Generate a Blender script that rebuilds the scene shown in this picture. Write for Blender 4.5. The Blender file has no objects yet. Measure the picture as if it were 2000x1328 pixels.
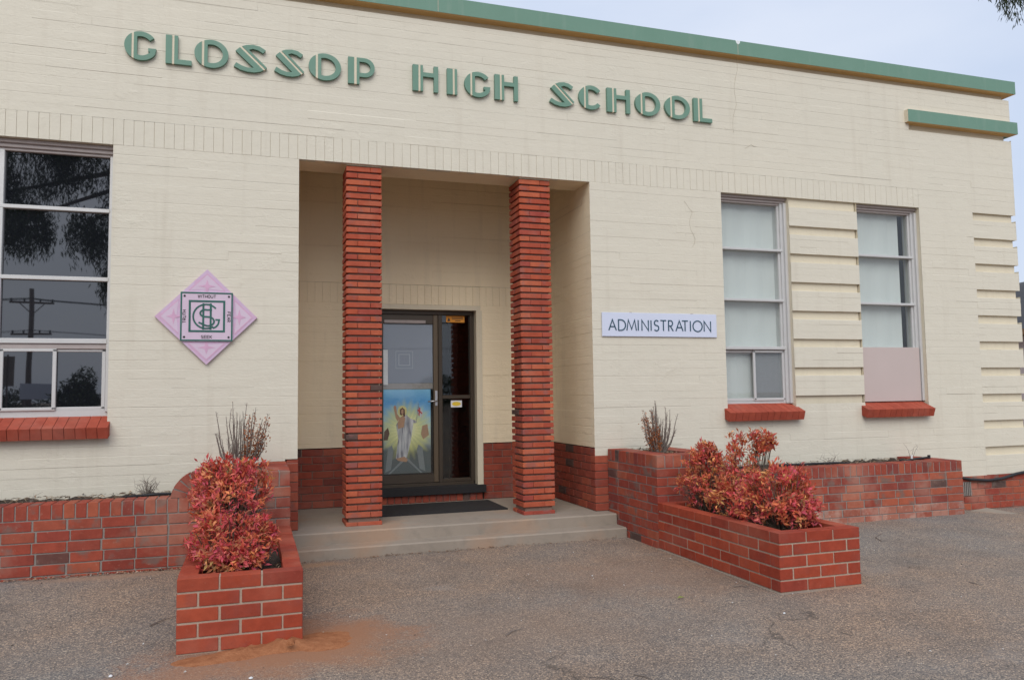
import bpy, math, random
import numpy as np
from mathutils import Matrix, Vector

rng = random.Random(7)
sc = bpy.context.scene
COL = sc.collection

# ------------------------------------------------------------------ camera
CAM = dict(f=1528.9, yaw=0.3187, pitch=0.0701, roll=-0.0137)
C0 = np.array([0.0, -7.7808, 1.4602])
def _axes():
    cy, sy = math.cos(CAM['yaw']), math.sin(CAM['yaw']); cp, sp = math.cos(CAM['pitch']), math.sin(CAM['pitch'])
    cr, sr = math.cos(CAM['roll']), math.sin(CAM['roll'])
    f = np.array([sy*cp, cy*cp, sp]); r = np.array([cy, -sy, 0.0]); u = np.cross(r, f)
    return r*cr+u*sr, -r*sr+u*cr, f
AR, AU, AF = _axes()
def at(px, py, x=None, y=None, z=None):
    """point of the photograph (2000 px wide) on a plane of constant x, y or z"""
    d = AF + AR*(px-1000)/CAM['f'] - AU*(py-664)/CAM['f']
    t = (x-C0[0])/d[0] if x is not None else (y-C0[1])/d[1] if y is not None else (z-C0[2])/d[2]
    return C0 + t*d
cd = bpy.data.cameras.new('camera'); cam = bpy.data.objects.new('camera', cd); COL.objects.link(cam)
M = Matrix(((AR[0], AU[0], -AF[0], C0[0]), (AR[1], AU[1], -AF[1], C0[1]), (AR[2], AU[2], -AF[2], C0[2]), (0, 0, 0, 1)))
cam.matrix_world = M
cd.sensor_width = 36.0; cd.lens = CAM['f']/2000*36; cd.clip_end = 2000
sc.camera = cam

# ------------------------------------------------------------------ world, sun, exposure
SUN_EL, SUN_AZ = math.radians(42), math.radians(200)      # azimuth measured from +y towards +x
w = bpy.data.worlds.new('World'); sc.world = w; w.use_nodes = True
nt = w.node_tree; nt.nodes.clear()
def wn(t, **k):
    n = nt.nodes.new(t)
    for a, b in k.items(): setattr(n, a, b)
    return n
sky = wn('ShaderNodeTexSky', sky_type='NISHITA', sun_disc=False, sun_elevation=SUN_EL, sun_rotation=SUN_AZ, dust_density=4.0)
scl = wn('ShaderNodeVectorMath', operation='SCALE'); scl.inputs[3].default_value = 0.10
tc = wn('ShaderNodeTexCoord'); mp = wn('ShaderNodeMapping'); mp.inputs['Scale'].default_value = (1.0, 1.0, 2.6)
nz = wn('ShaderNodeTexNoise'); nz.inputs['Scale'].default_value = 1.7; nz.inputs['Detail'].default_value = 5; nz.inputs['Roughness'].default_value = .5
cr = wn('ShaderNodeValToRGB'); e = cr.color_ramp.elements
e[0].position = .30; e[0].color = (.45, .53, .68, 1); e[1].position = .68; e[1].color = (.60, .65, .755, 1)
mx = wn('ShaderNodeMix', data_type='RGBA'); mx.inputs[0].default_value = .88
bg = wn('ShaderNodeBackground'); bg.inputs[1].default_value = 1.0; wo = wn('ShaderNodeOutputWorld')
L = nt.links.new
L(sky.outputs[0], scl.inputs[0]); L(tc.outputs['Generated'], mp.inputs[0]); L(mp.outputs[0], nz.inputs['Vector']); L(nz.outputs[0], cr.inputs[0])
L(scl.outputs[0], mx.inputs[6]); L(cr.outputs[0], mx.inputs[7]); L(mx.outputs[2], bg.inputs[0]); L(bg.outputs[0], wo.inputs[0])
sd = bpy.data.lights.new('sun', 'SUN'); sd.energy = 1.5; sd.angle = math.radians(50); sd.color = (1.0, .975, .94)
so = bpy.data.objects.new('sun', sd); COL.objects.link(so)
sdir = Vector((math.sin(SUN_AZ)*math.cos(SUN_EL), math.cos(SUN_AZ)*math.cos(SUN_EL), math.sin(SUN_EL)))
so.rotation_euler = sdir.to_track_quat('Z', 'Y').to_euler(); so.location = sdir*40
vs = sc.view_settings; vs.view_transform = 'Standard'; vs.look = 'None'; vs.exposure = 0.44; vs.gamma = 1.0; vs.use_curve_mapping = False

# ------------------------------------------------------------------ material helpers
class Mat:
    def __init__(s, name):
        s.m = bpy.data.materials.new(name); s.m.use_nodes = True; s.t = s.m.node_tree
        s.b = s.t.nodes['Principled BSDF']; s.pos = None
    def n(s, t, **k):
        n = s.t.nodes.new(t)
        for a, b in k.items(): setattr(n, a, b)
        return n
    def l(s, a, b): s.t.links.new(a, b)
    def P(s):
        if s.pos is None: s.pos = s.n('ShaderNodeNewGeometry').outputs['Position']
        return s.pos
    def noise(s, scale, detail=4, rough=.55, vec=None, stretch=None):
        v = vec or s.P()
        if stretch:
            mp = s.n('ShaderNodeMapping'); mp.inputs['Scale'].default_value = stretch; s.l(v, mp.inputs[0]); v = mp.outputs[0]
        n = s.n('ShaderNodeTexNoise'); n.inputs['Scale'].default_value = scale; n.inputs['Detail'].default_value = detail; n.inputs['Roughness'].default_value = rough
        s.l(v, n.inputs['Vector']); return n.outputs[0]
    def ramp(s, fac, stops):
        r = s.n('ShaderNodeValToRGB'); el = r.color_ramp.elements
        while len(el) < len(stops): el.new(.5)
        for q, (p, c) in zip(el, stops): q.position = p; q.color = (*c, 1) if len(c) == 3 else c
        s.l(fac, r.inputs[0]); return r.outputs[0]
    def step(s, fac, a, b): return s.ramp(fac, [(a, (0, 0, 0)), (b, (1, 1, 1))])
    def mix(s, fac, a, b, mode='MIX'):
        m = s.n('ShaderNodeMix', data_type='RGBA', blend_type=mode)
        for v, i in ((fac, 0), (a, 6), (b, 7)):
            if hasattr(v, 'links') or hasattr(v, 'is_linked'): s.l(v, m.inputs[i])
            else: m.inputs[i].default_value = v if i == 0 else (*v, 1)
        return m.outputs[2]
    def math(s, op, a, b=0.5):
        m = s.n('ShaderNodeMath', operation=op)
        for v, i in ((a, 0), (b, 1)):
            if hasattr(v, 'is_linked'): s.l(v, m.inputs[i])
            else: m.inputs[i].default_value = v
        return m.outputs[0]
    def rnd(s): return s.n('ShaderNodeObjectInfo').outputs['Random']
    def col(s, c):
        if hasattr(c, 'is_linked'): s.l(c, s.b.inputs['Base Color'])
        else: s.b.inputs['Base Color'].default_value = (*c, 1)
        return s
    def bump(s, h, strength=.3, dist=.01):
        b = s.n('ShaderNodeBump'); b.inputs['Strength'].default_value = strength; b.inputs['Distance'].default_value = dist
        s.l(h, b.inputs['Height']); s.l(b.outputs[0], s.b.inputs['Normal']); return s
    def rough(s, r):
        if hasattr(r, 'is_linked'): s.l(r, s.b.inputs['Roughness'])
        else: s.b.inputs['Roughness'].default_value = r
        return s
    def spec(s, v): s.b.inputs['Specular IOR Level'].default_value = v; return s

def plain(name, c, rough=.6, var=.12, scale=9, metallic=0, spec=.4):
    m = Mat(name); n = m.noise(scale, 5)
    m.col(m.mix(n, tuple(x*(1-var) for x in c), tuple(min(1, x*(1+var)) for x in c))).rough(rough).spec(spec)
    m.b.inputs['Metallic'].default_value = metallic; return m.m

def brick_mat(name, hues, dark, smear=0.35, smear_col=(.16, .13, .12), pale=.25, dust=(.5, .36, .28), bump=.35):
    """hues: list of colours picked per brick; dark: share of overburnt bricks"""
    m = Mat(name); r = m.rnd()
    stops = []; k = len(hues)
    for i, h in enumerate(hues): stops.append((dark+(1-dark)*i/max(1, k-1), h))
    c = m.ramp(r, stops)
    if dark > 0:
        c = m.mix(m.step(r, dark-.001, dark+.001), (.115, .073, .062), c)
    vec = m.n('ShaderNodeVectorMath', operation='ADD'); cmb = m.n('ShaderNodeCombineXYZ')
    m.l(m.math('MULTIPLY', r, 37.0), cmb.inputs[0]); m.l(m.math('MULTIPLY', r, 91.0), cmb.inputs[2]); m.l(m.P(), vec.inputs[0]); m.l(cmb.outputs[0], vec.inputs[1])
    n1 = m.noise(14, 5, .6, vec.outputs[0]); c = m.mix(m.math('MULTIPLY', m.step(n1, .3, .72), .6), c, m.mix(1.0, c, (.60, .58, .60), 'MULTIPLY'))
    n2 = m.noise(5.5, 4, .55, vec.outputs[0]); c = m.mix(m.math('MULTIPLY', m.step(n2, .56, .66), smear), c, smear_col)
    n5 = m.noise(2.1, 5, .6); c = m.mix(m.math('MULTIPLY', m.step(n5, .50, .72), pale), c, dust)
    n3 = m.noise(33, 6, .7, vec.outputs[0]); c = m.mix(m.math('MULTIPLY', m.step(n3, .60, .74), pale), c, dust)
    n4 = m.noise(240, 3, .6)
    m.col(c).rough(.88).spec(.12).bump(m.math('ADD', m.math('MULTIPLY', n3, 1.0), m.math('MULTIPLY', n4, .35)), bump, .004)
    return m.m

def paint_mat(name, c1, c2):
    m = Mat(name)
    big = m.noise(.55, 5, .6); mid = m.noise(3.2, 5, .6, stretch=(1, 1, .45)); fine = m.noise(60, 4, .6, stretch=(.35, .35, 1))
    c = m.mix(m.step(big, .35, .65), c1, c2)
    c = m.mix(m.math('MULTIPLY', m.step(mid, .5, .8), .16), c, (c1[0]*.80, c1[1]*.77, c1[2]*.74))
    streak = m.noise(7, 4, .6, stretch=(1, 1, .08)); c = m.mix(m.math('MULTIPLY', m.step(streak, .55, .8), .24), c, (.42, .36, .27))
    spot = m.noise(26, 3, .5); c = m.mix(m.math('MULTIPLY', m.step(spot, .74, .78), .35), c, (.40, .33, .25))
    wob = m.noise(9, 4, .5, stretch=(.6, .6, 1)); scar = m.step(m.noise(3.1, 6, .7, stretch=(.7, .7, 1)), .58, .66)
    m.col(c).rough(.55).spec(.3).bump(m.math('ADD', m.math('ADD', m.math('MULTIPLY', fine, .7), m.math('MULTIPLY', wob, 1.5)), m.math('MULTIPLY', m.math('MULTIPLY', scar, m.noise(22, 5)), 1.2)), .42, .007)
    return m.m

MT = {}
MT['cream'] = paint_mat('cream_painted_brick', (.65, .605, .495), (.63, .59, .485))
MT['cream_flat'] = paint_mat('cream_paint', (.67, .60, .455), (.645, .58, .44))
MT['cream_porch_lit'] = paint_mat('porch_cream_lit', (.84, .715, .50), (.81, .69, .485))  # same wall cream; the porch's warm bounced light is lifted into the colour
MT['ochre_bounce'] = paint_mat('stained_soffit_bounce', (.70, .46, .19), (.64, .42, .18))  # stained cream soffits, with orange bounce light put into the colour
m = Mat('green_paint'); c = m.mix(m.noise(2.5, 5), (.13, .245, .18), (.165, .285, .22)); c = m.mix(m.math('MULTIPLY', m.step(m.noise(12, 5, .6, stretch=(1, 1, .15)), .55, .75), .25), c, (.30, .36, .30)); c = m.mix(m.math('MULTIPLY', m.step(m.noise(34, 5, .65), .70, .73), .7), c, (.45, .43, .36))
m.col(c).rough(.6).spec(.3).bump(m.noise(40, 5), .25, .004); MT['green'] = m.m
MT['planter'] = brick_mat('planter_brick', [(.31, .054, .03), (.40, .072, .037), (.29, .055, .036), (.44, .092, .046), (.36, .064, .034)], 0, .35, (.25, .075, .06), .28, (.47, .20, .135))
MT['pillar'] = brick_mat('pillar_brick', [(.33, .07, .046), (.46, .10, .05), (.39, .08, .046), (.52, .135, .066), (.35, .072, .054), (.44, .105, .052)], .04, .6, (.25, .11, .10), .25, (.6, .28, .18))
MT['old'] = brick_mat('old_brick', [(.25, .055, .04), (.37, .08, .048), (.29, .062, .045), (.42, .115, .062), (.24, .06, .048), (.38, .085, .05)], .02, .8, (.17, .125, .105), .5, (.46, .27, .20))
MT['dado'] = brick_mat('dado_brick', [(.25, .058, .04), (.34, .078, .048), (.28, .066, .044), (.38, .098, .056), (.22, .06, .046)], .04, .45, (.13, .09, .085), .2, (.42, .24, .19))
MT['bleach'] = brick_mat('bleached_brick', [(.32, .085, .055), (.42, .17, .115), (.36, .11, .075), (.44, .22, .16)], 0, .5, (.30, .25, .22), .9, (.60, .47, .38))
MT['sill'] = brick_mat('painted_sill_brick', [(.36, .075, .045), (.41, .088, .052), (.38, .08, .05)], 0, .12, (.22, .07, .05), .12, (.6, .42, .33), .2)
MT['mortar'] = plain('pale_mortar', (.41, .31, .235), .9, .25, 60)
MT['mortar_grey'] = plain('grey_mortar', (.25, .222, .198), .9, .22, 50)
MT['mortar_dark'] = plain('raked_mortar', (.23, .155, .12), .95, .25, 40)
MT['alu'] = plain('window_aluminium', (.55, .545, .53), .5, .06, 8, .25)
MT['alu_old'] = plain('weathered_frame', (.40, .35, .33), .6, .15, 14, .1)
MT['bronze'] = plain('bronze_aluminium', (.075, .058, .042), .38, .10, 8, .35)
MT['bronze_l'] = plain('bronze_aluminium_stile', (.14, .105, .068), .36, .08, 8, .35)
MT['black'] = plain('black_plastic', (.018, .018, .02), .5, .2, 30)
MT['mat'] = plain('rubber_mat', (.020, .019, .020), .85, .35, 70)
MT['steel'] = plain('brushed_steel', (.55, .55, .55), .3, .05, 30, .9)
MT['board'] = plain('painted_board', (.50, .415, .385), .6, .05, 3)
MT['blind'] = plain('roller_blind', (.60, .605, .59), .8, .05, 2)
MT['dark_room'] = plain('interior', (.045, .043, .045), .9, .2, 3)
MT['film'] = plain('frosted_film', (.28, .295, .37), .6, .05, 2)
MT['white_sign'] = plain('sign_white', (.60, .64, .76), .35, .02, 3)
MT['navy'] = plain('sign_letter', (.025, .075, .115), .4, .05, 5)
MT['wood'] = plain('grey_timber', (.16, .13, .11), .85, .3, 12)
MT['pale_white'] = plain('pale_white', (.72, .76, .76), .7, .15, 40)
MT['orange'] = plain('orange_sticker', (.75, .30, .03), .5, .05, 5)
MT['yellow'] = plain('yellow_sticker', (.78, .55, .05), .5, .05, 5)
MT['white'] = plain('white_plastic', (.75, .75, .75), .5, .05, 5)
MT['dead'] = plain('dry_stem', (.19, .155, .13), .9, .35, 60)
MT['stem'] = plain('woody_stem', (.10, .075, .055), .9, .35, 60)

m = Mat('dark_glass'); m.col((.008, .009, .012)).rough(.015).spec(.5); m.b.inputs['IOR'].default_value = 2.15; m.bump(m.noise(.9, 2), .012, .05); MT['glass_dark'] = m.m
def clear_glass(name, f0, tint):
    m = Mat(name); t = m.t; t.nodes.remove(m.b)
    lw = m.n('ShaderNodeLayerWeight'); lw.inputs[0].default_value = .5
    fr = m.math('ADD', m.math('MULTIPLY', m.math('POWER', lw.outputs['Facing'], 5.0), 1-f0), f0)
    tr = m.n('ShaderNodeBsdfTransparent'); tr.inputs[0].default_value = (*tint, 1)
    gl = m.n('ShaderNodeBsdfGlossy'); gl.inputs['Roughness'].default_value = .015
    ms = m.n('ShaderNodeMixShader'); out = t.nodes['Material Output']
    m.l(fr, ms.inputs[0]); m.l(tr.outputs[0], ms.inputs[1]); m.l(gl.outputs[0], ms.inputs[2]); m.l(ms.outputs[0], out.inputs[0])
    return m.m
MT['glass'] = clear_glass('clear_glass', .05, (.95, .97, .96))

m = Mat('concrete')
c = m.mix(m.noise(2.2, 6), (.24, .205, .165), (.37, .31, .25)); c = m.mix(m.math('MULTIPLY', m.step(m.noise(9, 5), .52, .75), .45), c, (.20, .175, .145))
c = m.mix(m.math('MULTIPLY', m.step(m.noise(1.3, 4), .55, .7), .5), c, (.42, .25, .15))
m.col(c).rough(.9).spec(.2).bump(m.noise(90, 5), .3, .004); MT['concrete'] = m.m

def asphalt():
    m = Mat('asphalt')
    vo = m.n('ShaderNodeTexVoronoi'); vo.inputs['Scale'].default_value = 150; m.l(m.P(), vo.inputs['Vector'])
    hsv = m.n('ShaderNodeSeparateColor'); m.l(vo.outputs['Color'], hsv.inputs[0])
    c = m.ramp(hsv.outputs[0], [(0, (.095, .089, .084)), (.3, (.165, .152, .142)), (.62, (.225, .198, .174)), (.85, (.31, .255, .205)), (1, (.50, .42, .33))])
    big = m.noise(.33, 5, .6)
    c = m.mix(m.math('MULTIPLY', m.step(big, .40, .62), .75), c, m.mix(1.0, c, (1.30, 1.0, .78), 'MULTIPLY'))
    mid = m.noise(1.6, 5, .62); c = m.mix(m.math('MULTIPLY', m.step(mid, .46, .70), .55), c, m.mix(1.0, c, (.66, .68, .71), 'MULTIPLY'))
    pale = m.noise(.8, 5, .65, stretch=(1, 1.8, 1)); c = m.mix(m.math('MULTIPLY', m.step(pale, .60, .74), .30), c, (.36, .33, .30))
    # orange soil washed out of the near planter
    sep = m.n('ShaderNodeSeparateXYZ'); m.l(m.P(), sep.inputs[0])
    def blob(cx, cy, rx, ry, amp, col, c):
        dx = m.math('DIVIDE', m.math('SUBTRACT', sep.outputs[0], cx), rx); dy = m.math('DIVIDE', m.math('SUBTRACT', sep.outputs[1], cy), ry)
        d = m.math('SQRT', m.math('ADD', m.math('MULTIPLY', dx, dx), m.math('MULTIPLY', dy, dy)))
        d = m.math('ADD', d, m.math('ADD', m.math('MULTIPLY', m.math('SUBTRACT', m.noise(3.5, 6, .7), .5), 1.5), m.math('MULTIPLY', m.math('SUBTRACT', m.noise(70, 3, .6), .5), .9)))
        k = m.ramp(d, [(.25, (amp,)*3), (1.0, (0, 0, 0))]); return m.mix(k, c, col)
    c = blob(.15, -2.98, .95, .50, .95, (.34, .155, .08), c)
    c = blob(.50, -2.75, .50, .55, .95, (.34, .155, .08), c)
    c = blob(-.45, -3.25, .8, .3, .40, (.36, .17, .09), c)
    c = blob(3.0, -2.0, 1.2, .9, .40, (.26, .155, .10), c)
    c = blob(1.2, -3.0, 2.2, .9, .30, (.26, .17, .115), c)
    c = blob(.55, -.62, .35, .14, .7, (.36, .22, .13), c)
    c = blob(-1.0, -.85, .9, .12, .6, (.36, .23, .15), c)
    vc = m.n('ShaderNodeTexVoronoi', feature='DISTANCE_TO_EDGE'); vc.inputs['Scale'].default_value = .42
    wv = m.n('ShaderNodeVectorMath', operation='ADD'); nz = m.n('ShaderNodeTexNoise'); nz.inputs['Scale'].default_value = 2.2; nz.inputs['Detail'].default_value = 6
    m.l(m.P(), nz.inputs['Vector']); m.l(m.P(), wv.inputs[0]); m.l(nz.outputs['Color'], wv.inputs[1]); m.l(wv.outputs[0], vc.inputs['Vector'])
    crack = m.math('MULTIPLY', m.ramp(vc.outputs[0], [(0, (1, 1, 1)), (.007, (0, 0, 0))]), m.step(m.noise(.7, 3), .57, .62))
    c = m.mix(m.math('MULTIPLY', crack, .6), c, (.04, .037, .035))
    h = m.math('ADD', vo.outputs['Distance'], m.math('MULTIPLY', m.noise(55, 4), .8))
    h = m.math('SUBTRACT', h, m.math('MULTIPLY', crack, 1.0))
    m.col(c).rough(.92).spec(.2).bump(h, .30, .005); return m.m
MT['asphalt'] = asphalt()

m = Mat('mulch_soil'); m.col(m.ramp(m.noise(45, 5), [(.3, (.018, .013, .010)), (.6, (.06, .042, .030)), (.8, (.14, .10, .07))])).rough(.95).bump(m.noise(60, 5), .8, .02); MT['soil'] = m.m
m = Mat('orange_soil'); m.col(m.ramp(m.noise(18, 6, .65), [(.3, (.26, .10, .045)), (.55, (.36, .15, .07)), (.8, (.42, .20, .10))])).rough(.97).spec(.1).bump(m.noise(70, 6), .6, .01); MT['sand'] = m.m

def leaf_mat(name, rough=.5, trans=.25):
    m = Mat(name); a = m.n('ShaderNodeAttribute'); a.attribute_name = 'tint'; m.col(a.outputs['Color']).rough(rough).spec(.35)
    t = m.n('ShaderNodeBsdfTranslucent'); m.l(a.outputs['Color'], t.inputs[0]); ms = m.n('ShaderNodeMixShader'); ms.inputs[0].default_value = trans
    m.l(m.b.outputs[0], ms.inputs[1]); m.l(t.outputs[0], ms.inputs[2]); m.l(ms.outputs[0], m.t.nodes['Material Output'].inputs[0]); return m.m
MT['leaf'] = leaf_mat('tinted_leaf'); MT['litter'] = leaf_mat('dry_litter', .9, 0.0)

# ------------------------------------------------------------------ geometry helpers
def mesh(name, V, F):
    me = bpy.data.meshes.new(name); me.from_pydata([tuple(map(float, v)) for v in V], [], F); me.update(); return me
def obj(name, me, mat=None, parent=None, loc=(0, 0, 0), rotz=0.0):
    o = bpy.data.objects.new(name, me); COL.objects.link(o); o.location = loc; o.rotation_euler = (0, 0, rotz)
    if mat is not None and me is not None and len(me.materials) == 0: me.materials.append(MT[mat])
    if parent is not None: o.parent = parent
    return o
def thing(name, label, cat, group=None, loc=(0, 0, 0)):
    o = obj(name, None, loc=loc); return tag(o, label, cat, group)
def tag(o, label=None, cat=None, group=None, kind=None):
    if label: o['label'] = label
    if cat: o['category'] = cat
    if group: o['group'] = group
    if kind: o['kind'] = kind
    return o
class MB:
    def __init__(s): s.V = []; s.F = []
    def add(s, V, F):
        k = len(s.V); s.V += [tuple(v) for v in V]; s.F += [tuple(i+k for i in f) for f in F]; return s
    def quad(s, a, b, c, d): return s.add([a, b, c, d], [(0, 1, 2, 3)])
    def box(s, x0, x1, y0, y1, z0, z1):
        return s.add([(x0, y0, z0), (x1, y0, z0), (x1, y1, z0), (x0, y1, z0), (x0, y0, z1), (x1, y0, z1), (x1, y1, z1), (x0, y1, z1)],
                     [(0, 3, 2, 1), (4, 5, 6, 7), (0, 1, 5, 4), (1, 2, 6, 5), (2, 3, 7, 6), (3, 0, 4, 7)])
    def prism(s, pts, y0, y1):
        """polygon in x,z extruded from y0 (front) to y1"""
        n = len(pts); s.add([(x, y0, z) for x, z in pts]+[(x, y1, z) for x, z in pts],
              [tuple(range(n)), tuple(range(2*n-1, n-1, -1))]+[((i+1) % n, i, n+i, n+(i+1) % n) for i in range(n)]); return s
    def tube(s, pts, r, seg=6, cap=True):
        pts = [Vector(p) for p in pts]; rs = r if isinstance(r, (list, tuple)) else [r]*len(pts); k = len(s.V); up = Vector((.13, .21, .97))
        for i, p in enumerate(pts):
            t = (pts[min(i+1, len(pts)-1)]-pts[max(i-1, 0)]).normalized()
            a = t.cross(up if abs(t.dot(up)) < .95 else Vector((1, 0, 0))).normalized(); b = t.cross(a)
            for j in range(seg):
                th = 2*math.pi*j/seg; s.V.append(tuple(p+(a*math.cos(th)+b*math.sin(th))*rs[i]))
        for i in range(len(pts)-1):
            for j in range(seg):
                s.F.append((k+i*seg+j, k+i*seg+(j+1) % seg, k+(i+1)*seg+(j+1) % seg, k+(i+1)*seg+j))
        if cap: s.F.append(tuple(k+j for j in range(seg))[::-1]); s.F.append(tuple(k+(len(pts)-1)*seg+j for j in range(seg)))
        return s
    def build(s, name, mat, parent=None, smooth=False, loc=(0, 0, 0)):
        me = mesh(name, s.V, s.F)
        if smooth: me.polygons.foreach_set('use_smooth', [True]*len(me.polygons))
        return obj(name, me, mat, parent, loc)

_bc = {}
def brick_mesh(lx, ly, lz, mat, c=.003):
    key = (round(lx, 3), round(ly, 3), round(lz, 3), mat, c)
    if key in _bc: return _bc[key]
    V = []; idx = {}
    hx, hy, hz = lx/2, ly/2, lz/2; c = min(c, hx*.4, hy*.4, hz*.4)
    for sx in (-1, 1):
        for sy in (-1, 1):
            for sz in (-1, 1):
                for a in range(3):
                    p = [sx*hx, sy*hy, sz*hz]
                    for b in range(3):
                        if b != a: p[b] -= (sx, sy, sz)[b]*c
                    idx[(sx, sy, sz, a)] = len(V); V.append(p)
    F = []
    for a in range(3):
        o = [b for b in range(3) if b != a]
        for s in (-1, 1):
            f = []
            for (p, q) in ((-1, -1), (1, -1), (1, 1), (-1, 1)):
                k = [0, 0, 0]; k[a] = s; k[o[0]] = p; k[o[1]] = q; f.append(idx[(*k, a)])
            flip = (s < 0) ^ (a == 1); F.append(tuple(f[::-1] if flip else f))
    for a in range(3):           # edges along axis a
        o = [b for b in range(3) if b != a]
        for p in (-1, 1):
            for q in (-1, 1):
                def g(s, face):
                    k = [0, 0, 0]; k[a] = s; k[o[0]] = p; k[o[1]] = q; return idx[(*k, face)]
                F.append((g(-1, o[0]), g(1, o[0]), g(1, o[1]), g(-1, o[1])))
    for sx in (-1, 1):
        for sy in (-1, 1):
            for sz in (-1, 1): F.append(tuple(idx[(sx, sy, sz, a)] for a in range(3)))
    me = mesh('brick', V, F); me.materials.append(MT[mat])
    import bmesh
    bm = bmesh.new(); bm.from_mesh(me); bmesh.ops.recalc_face_normals(bm, faces=bm.faces); bm.to_mesh(me); bm.free()
    _bc[key] = me; return me
def brick(parent, x0, x1, y0, y1, z0, z1, mat, name='brick', c=.003, wob=.0012, rot=0.0):
    o = bpy.data.objects.new(name, brick_mesh(x1-x0, y1-y0, z1-z0, mat, c)); COL.objects.link(o); o.parent = parent
    o.location = ((x0+x1)/2+rng.uniform(-wob, wob), (y0+y1)/2+rng.uniform(-wob, wob), (z0+z1)/2+rng.uniform(-wob, wob)*.5)
    o.rotation_euler = (0, 0, rng.uniform(-.004, .004)+rot); return o

def painted_panel(mb, P, u0, u1, z0, z1, openings=(), ch=.0855, zref=3.788, seed=1):
    """painted brickwork as frustums with V joints; P(u, z, d) gives the point, d is outward"""
    r = random.Random(seed); k = math.floor((z0-zref)/ch+1e-6); zl = [z0]
    while zref+(k+1)*ch < z1-.02:
        if zref+(k+1)*ch > z0+.02: zl.append(zref+(k+1)*ch)
        k += 1
    zl.append(z1)
    for zb, zt in zip(zl[:-1], zl[1:]):
        k = math.floor((zb+zt-2*zref)/2/ch)
        zm = (zb+zt)/2; iv = [(u0, u1)]
        for (a, b, c, d) in openings:
            if c < zm < d:
                nv = []
                for (p, q) in iv:
                    if b <= p or a >= q: nv.append((p, q)); continue
                    if a > p: nv.append((p, a))
                    if b < q: nv.append((b, q))
                iv = nv
        off = .12*(k % 2)
        for (p, q) in iv:
            u = p
            while u < q-1e-6:
                g = math.floor((u-off)/.24+1e-6)+1+r.choice((0, 1, 2, 3, 4, 5)); v = min(q, off+g*.24)
                if q-v < .05: v = q
                d = r.gauss(0, .0006)-.0008; jt, jb = r.uniform(.003, .009), r.uniform(.002, .005); je = r.uniform(.001, .003) if r.random() < .22 else 0.0; gd = -.0006-abs(r.gauss(0, .0012))
                gd2 = -.0006-abs(r.gauss(0, .0012)); tl = r.gauss(0, .0008)
                mb.add([P(u, zb, gd), P(v, zb, gd), P(v, zt, gd2), P(u, zt, gd2),
                        P(u+je, zb+jb, d), P(v-je, zb+jb+tl, d), P(v-je, zt-jt+tl, d), P(u+je, zt-jt, d)],
                       [(4, 5, 6, 7), (0, 1, 5, 4), (1, 2, 6, 5), (2, 3, 7, 6), (3, 0, 4, 7)])
                u = v

def lay(parent, axis, a0, a1, d0, d1, z0, z1, mat, unit=.24, joint=.012, first=None, name='brick', snap=True):
    """one course along an axis from a0 to a1; d0..d1 is the thickness range"""
    L_ = a1-a0; cells = []; p = a0
    if first: cells.append((p, min(a1, p+first))); p += first
    if snap and p < a1-1e-6:
        n = max(1, round((a1-p)/unit)); st = (a1-p)/n
        cells += [(p+i*st, p+(i+1)*st) for i in range(n)]
    else:
        while p < a1-1e-3: cells.append((p, min(a1, p+unit))); p += unit
    for (p, q) in cells:
        if q-p < .03: continue
        j = joint*rng.uniform(.75, 1.25)
        p2, q2 = p+(j/2 if p > a0+1e-6 else 0), q-(j/2 if q < a1-1e-6 else 0)
        p2, q2 = round(p2*200)/200, round(q2*200)/200
        if axis == 'x': brick(parent, p2, q2, d0, d1, z0, z1, mat, name)
        else: brick(parent, d0, d1, p2, q2, z0, z1, mat, name)

def ring(parent, x0, x1, y0, y1, ztop, n, ch, joint, mat, th=.11, back=True):
    for k in range(n):
        zt = ztop-k*ch; zb = zt-(ch-joint)
        if k % 2 == 0:
            lay(parent, 'x', x0, x1, y0, y0+th, zb, zt, mat)
            if back: lay(parent, 'x', x0, x1, y1-th, y1, zb, zt, mat)
            for a in (x0, x1-th): lay(parent, 'y', y0+th+joint, y1-(th+joint if back else 0), a, a+th, zb, zt, mat)
        else:
            for a in (x0, x1-th): lay(parent, 'y', y0, y1, a, a+th, zb, zt, mat)
            lay(parent, 'x', x0+th+joint, x1-th-joint, y0, y0+th, zb, zt, mat)
            if back: lay(parent, 'x', x0+th+joint, x1-th-joint, y1-th, y1, zb, zt, mat)

def soil_patch(name, parent, x0, x1, y0, y1, z, amp, mat='soil', n=(14, 24), seed=3, mound=0.0):
    r = random.Random(seed); V = []; F = []; nx, ny = n
    for j in range(ny+1):
        for i in range(nx+1):
            a, b = i/nx, j/ny; e = min(a, 1-a, b, 1-b)*2
            V.append((x0+(x1-x0)*a, y0+(y1-y0)*b, z+amp*(r.random()-.5)+mound*math.sin(math.pi*a)*math.sin(math.pi*b)))
    for j in range(ny):
        for i in range(nx):
            k = j*(nx+1)+i; F.append((k, k+1, k+nx+2, k+nx+1))
    return obj(name, mesh(name, V, F), mat, parent)

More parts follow.
